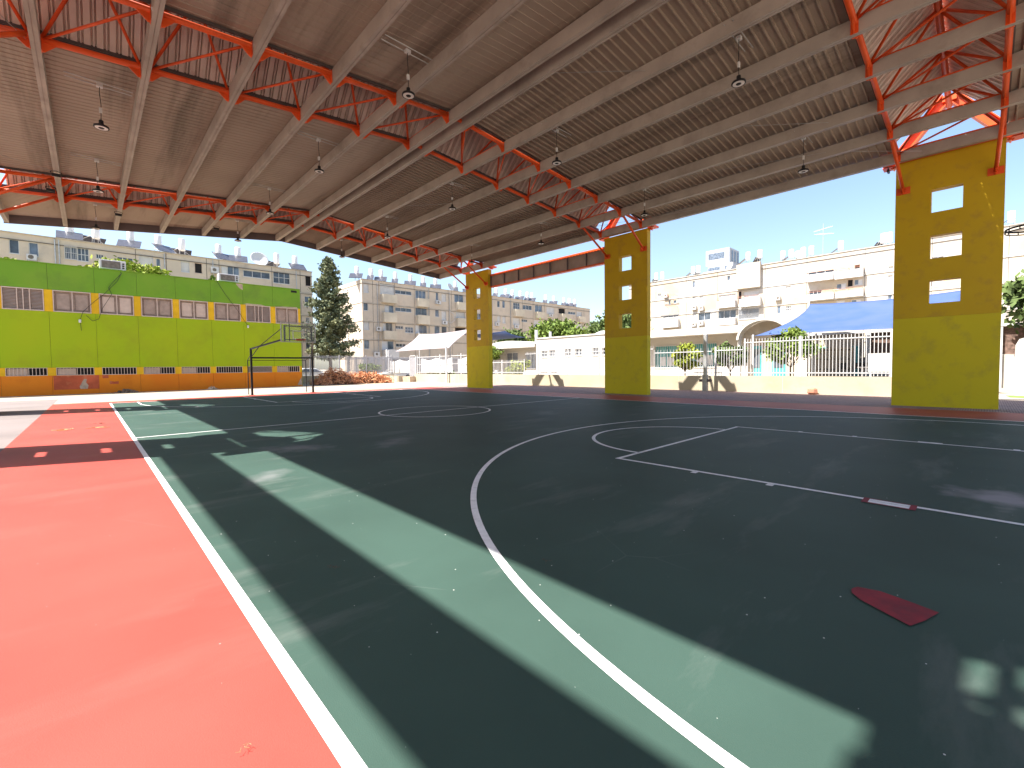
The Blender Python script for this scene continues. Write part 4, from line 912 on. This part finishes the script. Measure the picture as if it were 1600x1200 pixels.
# ================================================================== SCHOOL
sc = thing('school_building', 'low sunlit white school building with barred windows behind the wall', 'building', (33, 9, 0))
def S_(mb, name, m_, parent=sc, **k):
    o = mb.build(name, m_, parent, **k); r = parent
    while r is not None: o.location -= Vector(r.location); r = r.parent
    return o
def wall_x(name, x, y0, y1, h, ops, m_, depth=7):
    b = MB(); us = sorted({y0, y1} | {v for o in ops for v in o[:2]}); zs = sorted({0, h} | {v for o in ops for v in o[2:4]})
    for a, c in zip(us, us[1:]):
        for p, q in zip(zs, zs[1:]):
            if not any(o[0] < (a+c)/2 < o[1] and o[2] < (p+q)/2 < o[3] for o in ops): b.quad((x, a, p), (x, c, p), (x, c, q), (x, a, q))
    for o in ops:
        a, c, p, q = o[:4]
        for (A, B2) in (((a, p), (c, p)), ((c, p), (c, q)), ((c, q), (a, q)), ((a, q), (a, p))): b.quad((x, A[0], A[1]), (x, B2[0], B2[1]), (x+.2, B2[0], B2[1]), (x+.2, A[0], A[1]))
    for y in (y0, y1): b.quad((x, y, 0), (x+depth, y, 0), (x+depth, y, h), (x, y, h))
    b.quad((x+depth, y0, 0), (x+depth, y1, 0), (x+depth, y1, h), (x+depth, y0, h))
    S_(b, name, m_)
    for a, c, p, q, tl in ops:
        w = S_(MB().box(x+.17, x+.19, a, c, p, q), 'window', M['teal'] if tl else M['glassb'])
        f = MB(); f.box(x+.05, x+.12, a, c, q-.05, q-.001); f.box(x+.05, x+.12, a, c, p+.001, p+.05)
        for t in (0, .5, 1): u = a+(c-a-.05)*t; f.box(x+.051, x+.119, u, u+.05, p+.051, q-.051)
        S_(f, 'window_frame', M['teal'] if tl else M['whitep'], w)
        if tl: S_(MB().box(x+.14, x+.165, a+.3, c-.3, p+.1, p+(q-p)*.5), 'blind', M['shutter'], w)
        f = MB(); n = int((c-a)/.14)
        for k in range(n+1): u = a+(c-a)*k/n; f.box(x-.06, x-.045, u-.008, u+.008, p-.04, q+.04)
        f.box(x-.075, x-.061, a-.04, c+.04, q+.0, q+.03); f.box(x-.075, x-.061, a-.04, c+.04, p-.03, p)
        S_(f, 'window_bars', M['fence_w'], w)
sclf = lambda o: (round(-12.48+(o[0]+12.48)*1.039, 2), round(-12.48+(o[1]+12.48)*1.039, 2), 1.446+(o[2]-1.446)*1.039, 1.446+(o[3]-1.446)*1.039, o[4])
wall_x('wall', 31.2, 16.62, 24, 3.5, [sclf(o) for o in ((19.11, 20.79, 1.26, 2.85, 0), (16.7, 18.05, 1.24, 2.77, 0))], M['stucco_w'])
wall_x('wall', 30.0, 8.02, 16.6, 4.0, [(15.22, 15.94, 2.3, 2.89, 0), (14.28, 14.98, 2.34, 2.92, 0), (12.43, 13.08, 2.35, 2.97, 0), (11.24, 11.93, 2.37, 2.92, 0), (9.52, 10.1, 2.33, 2.96, 0), (8.5, 9.14, 2.35, 2.93, 0)], M['stucco_w'])
wall_x('wall', 31.2, -1.7, 8.0, 3.6, [sclf(o) for o in ((2.7, 4.4, 1.27, 2.81, 1), (-0.09, 1.67, 1.3, 2.87, 1), (5.6, 7.0, 1.27, 2.81, 1))], M['stucco_w'])
b = MB(); b.box(29.93, 38, 8.0, 16.7, 4.001, 4.12); S_(b, 'roof', M['stucco_w'])
b = MB(); b.box(29.9, 38, -1.72, 7.98, 3.5, 3.98); S_(b, 'roof', M['stucco_w'])
b = MB(); n = 10
b.prism([(16.72+(24.5-16.72)*k/n, 3.62+.42*math.sin(math.pi*k/n)) for k in range(n+1)]+[(24.5, 3.30), (16.72, 3.30)], lambda a, c, t: (t, a, c), 29.9, 38); S_(b, 'roof', M['stucco_w'])
b = MB(); b.tube((33, 19.4, 3.6), (33, 19.4, 5.2), .16, 10); b.tube((31, 15.7, 4.1), (31, 15.7, 4.7), .12, 8); b.lathe((33, 11, 4.12), [(.9, 0), (.8, .25), (.4, .42), (.05, .46)], 16); S_(b, 'roof_vent', M['whitep'])
b = MB(); b.tube((30.1, -1.5, 0), (30.1, -1.5, 3.5), .12, 10); S_(b, 'column', M['stucco_w'])
# barrel vault entrance
b = MB(); n = 16; prof = [(-2.95+1.42*math.cos(math.pi*k/n), 3.0+1.15*math.sin(math.pi*k/n)) for k in range(n+1)]
b.prism(prof, lambda a, c, t: (t, a, c), 30.6, 36); S_(b, 'entrance_vault', M['slab'])
b = MB()
for k in range(n):
    (a, c), (a2, c2) = prof[k], prof[k+1]; f2 = lambda a, c, e: (-2.95+(a+2.95)*e, 3.0+(c-3.0)*e)
    o0, o1, i0, i1 = f2(a, c, 1.1), f2(a2, c2, 1.1), (a, c), (a2, c2)
    for x in (29.8, 30.55): b.quad((x, *o0), (x, *o1), (x, *i1), (x, *i0))
    b.quad((29.8, *o0), (30.55, *o0), (30.55, *o1), (29.8, *o1)); b.quad((29.8, *i0), (30.55, *i0), (30.55, *i1), (29.8, *i1))
S_(b, 'vault_rim', M['stucco_w'])
b = MB(); b.box(30.9, 31.1, -4.35, -1.72, 0, 2.99); S_(b, 'entrance_wall', M['slab'])
for y0, y1 in ((-2.6, -2.0), (-3.95, -3.2)):
    d = S_(MB().box(30.86, 30.899, y0, y1, .3, 2.6), 'door', M['teal']); S_(MB().box(30.84, 30.859, y0+.12, y1-.12, 1.2, 2.4), 'door_glass', M['glass'], d)
# yard wing behind the blue sail
yw = thing('yard_shelter', 'white yard wall with brown lattice under the blue sail', 'shelter', (35, -9, 0))
def Y_(mb, name, m_, parent=yw):
    o = mb.build(name, m_, parent); r = parent
    while r is not None: o.location -= Vector(r.location); r = r.parent
    return o
b = MB(); b.box(35, 35.2, -20, -4.3, 0, 1.8); Y_(b, 'wall', M['stucco_w'])
b = MB(); b.box(34.9, 35.1, -7.2, -4.4, 1.81, 3.3); Y_(b, 'panel_wall', M['slab'])
b = MB(); b.box(35.05, 35.1, -16, -7.3, 1.81, 3.3); Y_(b, 'lattice', M['lattice'])
b = MB()
for y in (-7.4, -8.8, -10.2, -11.6, -13.0): b.box(34.8, 34.99, y-.11, y+.11, 0, 3.5)
b.box(34.78, 35.2, -16, -4.3, 3.31, 3.45); Y_(b, 'post', M['whitep'])
for y0, y1 in ((-5.3, -4.7), (-7.0, -6.6)): Y_(MB().box(34.85, 34.895, y0, y1, .3, 2.5), 'door', M['teal'])
r = thing('yard_gate', 'white panel gate with dark slots under the blue sail', 'gate', (32.0, -6.2, 0))
MB().box(-.03, .03, -.95, .95, .25, 2.35).build('panel', M['slab'], r)
b = MB()
for z in (1.05, 1.65, 2.2):
    for k in range(5): b.box(-.045, -.031, -.8+k*.36, -.62+k*.36, z, z+.06)
b.build('slot', M['joint'], r)
b = MB(); b.box(-.06, .06, -1.05, -.96, 0, 2.5); b.box(-.06, .06, .96, 1.05, 0, 2.5); b.build('post', M['whitep'], r)
def chair(first=True):
    r = thing('chair', 'chair', 'chair')
    MB().box(-.2, .2, -.2, .2, .42, .46).build('seat', M['black'], r); MB().box(.17, .2, -.2, .2, .55, .9).build('backrest', M['black'], r)
    for sx in (-1, 1):
        for sy in (-1, 1): MB().tube((sx*.17, sy*.17, .42), (sx*.21, sy*.2, 0), .014, 6).build('leg', M['galv'], r)
    return r
c0 = None
for k in range(8):
    c = chair() if c0 is None else copy_tree(c0); c0 = c0 or c
    c.location = (30.0+.9*(k % 2), -7.0-.55*k, .55); tag(c, 'black yard chair with thin metal legs under the blue sail, %s' % ORD[k], 'chair', 'black chairs in the school yard')
tag(MB().box(28.5, 33.5, -12.5, -5.2, 0, .55).build('raised_terrace', M['concrete']), 'raised pale terrace carrying the black chairs behind the bar fence', 'terrace')
r = thing('white_panel_screen', 'low white panel screen behind the bar fence under the blue sail edge', 'screen', (27.4, -10.0, 0))
MB().box(-.03, .03, -1.9, 1.5, 1.0, 1.9).build('panel', M['stucco_w'], r)
for y in (-1.8, -.2, 1.4): MB().box(.031, .09, y-.03, y+.03, 0, 1.9).build('post', M['whitep'], r)
r = thing('yard_bench', 'white bench table beside the black chairs in the school yard', 'bench', (29.4, -8.8, .55))
MB().box(-.3, .3, -1.6, 1.0, .62, .68).build('top', M['whitep'], r)
for y in (-1.4, -.3, .8): MB().box(-.22, .22, y-.04, y+.04, 0, .62).build('leg', M['whitep'], r)
# right of near pillar
r = thing('garden_wall', 'white wall piece with rounded top right of the near pillar', 'wall', (27.5, -15.0, 0))
b = MB(); b.prism([(-6, 0), (1.65, 0), (1.65, 2.1), (1.55, 2.35), (1.3, 2.45), (-6, 2.5)], lambda a, c, t: (t, a, c), 0, .2); b.build('wall', M['stucco_w'], r)
r = thing('wooden_fence', 'dark lattice fence behind the near pillar under the tree', 'fence', (36, -17, 0)); b = MB()
b.box(0, .06, -6, 3.5, 0, 3.0); b.build('lattice', M['lattice'], r); b = MB(); [b.box(-.06, -.001, -6+k*1.9, -5.9+k*1.9, 0, 3.05) for k in range(6)]; b.build('post', M['lattice'], r)
g = MB(); g.quad((25.2, -14.6, .006), (27.2, -14.6, .006), (27.2, -13.1, .006), (25.8, -13.2, .006)); o = g.build('grass', M['grassg']); o['kind'] = 'structure'

# ================================================================== CARS
def car(loc, rz, lb):
    r = thing('parked_car', lb, 'car', loc, 'white cars parked behind the grey fence', rz)
    prof = [(-2.1, .35), (2.1, .35), (2.15, .6), (2.1, .8), (1.1, .95), (.4, 1.40), (-.9, 1.45), (-1.6, 1.05), (-2.1, .95), (-2.18, .6)]
    b = MB(); b.prism(prof, lambda a, c, t: (a, t*(1 if c < 1 else .84), c), -.85, .85); b.build('body', M['carw'], r, bevel=.05)
    b = MB()
    for s in (-1, 1): b.prism([(-1.35, 1.0), (.85, 1.0), (.35, 1.33), (-.85, 1.36)], lambda a, c, t: (a, t*(1 if c < 1.1 else .86), c), s*.86, s*.872)
    b.build('side_window', M['glass'], r)
    b = MB(); b.quad((1.07, -.7, 1.0), (1.07, .7, 1.0), (.47, .62, 1.385), (.47, -.62, 1.385)); o = b.build('windscreen', M['glass'], r); o.location = (.03, 0, .01)
    for x in (-1.35, 1.35):
        for s in (-1, 1):
            w = MB().tube((x, s*.70, .32), (x, s*.88, .32), .32, 18).build('wheel', M['tyre'], r); MB().tube((x, s*.881, .32), (x, s*.89, .32), .19, 12).build('rim', M['galv'], w)
    for s in (-1, 1): MB().box(2.1, 2.17, s*.6-.15, s*.6+.15, .62, .76).build('headlight', M['diff'], r)
car((16.2, 36.3, .1), 0.05, 'white car parked behind the grey fence at the corner of the green building')
car((26.3, 36.9, .0), math.pi, 'white car parked behind the grey fence left of the sail pole')

# ================================================================== VEGETATION
import numpy as np
rng = np.random.default_rng(5)
def leafmesh(name, cents, sizes, m_, parent, aspect=1.6, droop=0):
    n = len(cents); a = rng.normal(size=(n, 3)); a /= np.linalg.norm(a, axis=1)[:, None]
    b = rng.normal(size=(n, 3)); b -= (a*b).sum(1)[:, None]*a; b /= np.linalg.norm(b, axis=1)[:, None]
    s = sizes[:, None]; P = np.empty((n, 4, 3)); A = a*s*aspect*.5; B = b*s*.5
    P[:, 0] = cents-A; P[:, 1] = cents+B*.9; P[:, 2] = cents+A; P[:, 3] = cents-B*.9
    me = bpy.data.meshes.new(name); me.from_pydata(P.reshape(-1, 3).tolist(), [], np.arange(n*4).reshape(-1, 4).tolist()); me.materials.append(m_)
    o = bpy.data.objects.new(name, me); COL.objects.link(o); o.parent = parent; return o
def crown_tree(name, lb, cat, loc, ctr, rad, nclump, nleaf, lsize, m_, grp=None, trunk_r=.18, clump=.28, base=0):
    r = thing(name, lb, cat, loc, grp)
    ctr = np.array(ctr); rad = np.array(rad)
    d = rng.normal(size=(nclump, 3)); d /= np.linalg.norm(d, axis=1)[:, None]
    cc = ctr+d*rad*(rng.uniform(.45, 1.0, nclump)**.6)[:, None]
    cs = []
    for c in cc:
        q = rng.normal(size=(nleaf, 3))*rad.mean()*clump*rng.uniform(.5, 1.1)*np.array([1, 1, .7]); cs.append(c+q)
    cs = np.concatenate(cs); cs = cs[cs[:, 2] > .15]
    leafmesh('crown', cs, rng.uniform(.6, 1.3, len(cs))*lsize, m_, r)
    b = MB(); top = Vector(ctr); b.tube((0, 0, base), (top.x*.4, top.y*.4, top.z*.55), trunk_r, 8, trunk_r*.7)
    for c in cc[:14]: b.tube((top.x*.4, top.y*.4, top.z*.52), tuple(c), trunk_r*.4, 6, trunk_r*.1)
    b.build('trunk', M['bark'], r); return r
# conifer
r = thing('conifer_tree', 'tall dark conifer standing in the gap between the two grey apartment blocks', 'tree', (20.6, 42, 0))
cs = []; sz = []
lb_ = MB(); Ht = 14.9
for k in range(230):
    z = 2.6+(Ht-2.8)*((k+rng.uniform(0, 1))/230)**.95
    t = (z-2.5)/(Ht-2.5)
    R0 = 3.5*(1-t)**.66*(1.0 if t > .12 else .55+3.6*t)*rng.uniform(.45, 1.18)
    if t > .88: R0 = .75*(1-t)/.12+.12
    a = rng.uniform(0, 2*math.pi); up = .25+.55*t
    tip = np.array([R0*math.cos(a), R0*math.sin(a), z+R0*up*.5])
    lb_.tube((0, 0, z-.1), tuple(tip), .035, 4, .01)
    m2 = int(24+40*R0); u = rng.uniform(.12, 1, m2)**.75
    cpt = np.array([0, 0, z-.1])*(1-u)[:, None]+tip*u[:, None]+rng.normal(size=(m2, 3))*np.array([.17, .17, .13])*(.5+R0*.25)
    cs.append(cpt); sz.append(rng.uniform(.12, .26, m2))
cs = np.concatenate(cs); sz = np.concatenate(sz)
leafmesh('crown', cs, sz, M['leaf_con'], r, 1.9)
MB().tube((0, 0, 0), (0, 0, 13.6), .22, 10, .04).build('trunk', M['bark'], r); lb_.build('branches', M['bark'], r)
crown_tree('broadleaf_tree', 'bright green rounded tree rising behind the white school roof', 'tree', (46, 28.2, 0), (0, 0, 5.0), (2.2, 5.2, 2.1), 60, 170, .34, M['leaf_lime'], 'trees behind the school', clump=.22)
crown_tree('broadleaf_tree', 'dull olive tree beside the far pillar behind the school', 'tree', (44, 34.6, 0), (0, 0, 4.6), (1.8, 2.8, 1.7), 34, 130, .32, M['leaf_olive'], 'trees behind the school')
crown_tree('broadleaf_tree', 'dark green tree at the end of the grey block left of the middle pillar', 'tree', (60, 27.5, 0), (0, 0, 6.6), (2.4, 5.0, 2.6), 50, 150, .42, M['leaf_olive'], 'trees behind the school')
crown_tree('broadleaf_tree', 'feathery green tree at the right edge beside the near pillar', 'tree', (33.5, -15.4, 0), (0, 0, 4.3), (1.8, 2.3, 1.6), 46, 170, .24, M['leaf_olive'], None, clump=.20)
crown_tree('climbing_shrub', 'yellow green shrub spilling over the green roof behind the air conditioner', 'shrub', (1.7, 35.5, 0), (0, 0, 9.0), (2.6, .9, 1.35), 46, 150, .24, M['leaf_yel'], 'shrubs above the green building', clump=.2)
crown_tree('climbing_shrub', 'yellow green shrub over the green roof at the left edge of the picture', 'shrub', (-4.9, 35.3, 0), (0, 0, 8.5), (1.6, .8, .95), 26, 120, .22, M['leaf_yel'], 'shrubs above the green building', clump=.22)
crown_tree('climbing_shrub', 'tiny green sprig on the green roof edge left of the right air conditioner', 'shrub', (6.45, 28.3, 8.2), (0, 0, .25), (.2, .2, .18), 8, 40, .10, M['leaf_lime'], 'shrubs above the green building', trunk_r=.02)
for x, y, cz, rd, lb, mk in ((26.2, .3, 1.95, (.6, .75, .95), 'round bush behind the fence just right of the middle pillar', 'leaf_yel'), (26.2, -2.4, 2.0, (.6, 1.0, .55), 'bushy hedge plant behind the fence right of the grey post', 'leaf_olive'), (27.5, -5.1, 2.35, (.9, 1.25, .95), 'small citrus tree behind the bar fence under the blue sail edge', 'leaf_lime'), (26.0, 14.6, 1.35, (.5, 1.5, .5), 'dry pinkish bushes behind the low railing right of the far pillar', 'leaf_yel'), (25.4, 25.5, .8, (.4, 2.5, .22), 'low dark plants along the foot of the hanging sheets', 'leaf_olive'), (29.5, 23.0, 2.9, (.8, 1.8, .7), 'green palm-like bush under the white sail', 'leaf_lime'), (22.0, 34.6, 1.4, (1.2, .5, .6), 'green bush behind the grey fence', 'leaf_lime')):
    crown_tree('bush', lb, 'bush', (x, y, 0), (0, 0, cz), rd, 30, 110, .13, M[mk], 'bushes behind the boundary wall', trunk_r=.05, clump=.2)
# pile of dry fronds
b = MB()
for k in range(3300):
    u = random.random(); x = -3.4+7.3*u
    hmax = (1.55*math.exp(-((x+1.6)/1.5)**2)+1.0*math.exp(-((x-1.3)/1.4)**2)+.55*math.exp(-((x-3.0)/1.0)**2))
    y = random.gauss(0, .55); z = max(.03, hmax*random.uniform(.15, 1)*math.exp(-(y/1.1)**2))
    L_ = random.uniform(.18, .6); a = random.uniform(0, 6.28); e = random.gauss(.1, .55)
    d = Vector((math.cos(a)*math.cos(e), math.sin(a)*math.cos(e), math.sin(e))); p = Vector((x, y, z)); w = Vector((random.gauss(0, 1), random.gauss(0, 1), random.gauss(0, 1))).cross(d).normalized()*random.uniform(.012, .045)
    q = p+d*L_*.5+Vector((0, 0, .05)); t = p+d*L_-Vector((0, 0, random.uniform(0, .15)))
    if min(p.z, t.z) < .01: t.z = max(t.z, .02)
    b.quad(p-w, p+w, q+w, q-w); b.quad(q-w, q+w, t+w*.3, t-w*.3)
core = MB(); core.prism([(-3.3, 0), (3.9, 0), (3.0, .35), (1.4, .75), (.2, .6), (-1.4, 1.15), (-2.6, .6)], lambda a, c, t: (a, t*(1-.4*c), c), -.7, .7)
r = thing('branch_pile', 'big heap of dry reddish brown palm fronds and branches before the grey fence', 'pile', (17.3, 28.7, 0))
b.build('fronds', M['dry'], r); core.build('core', mat('pile_core', (.24, .12, .07), .95, var=.3, scale=6), r)
# leaf litter on the court
for k, (x, y, s_) in enumerate(((-1.15, 3.0, .10), (-.55, 3.05, .09), (-.3, -10.6, .012), (1.7, -10.3, .015), (.55, -9.3, .02), (-.5, 4.2, .05))):
    b = MB()
    for j in range(9): a = random.uniform(0, 6.28); q = (x+random.gauss(0, s_), y+random.gauss(0, s_)); b.tube((q[0], q[1], .024), (q[0]+math.cos(a)*s_*1.4, q[1]+math.sin(a)*s_*1.4, .03), s_*.07, 4)
    tag(b.build('twig', M['dry'] if k < 3 else M['bark']), ('small bits of dry leaf lying on the red apron, %s' % ('left clump', 'right clump', 'nearest the camera')[k]) if k < 3 else 'small dark twig lying on the painted ground, %s' % ('beside the second sunlit strip', 'on the shaded strip', 'farthest')[k-3], 'litter')
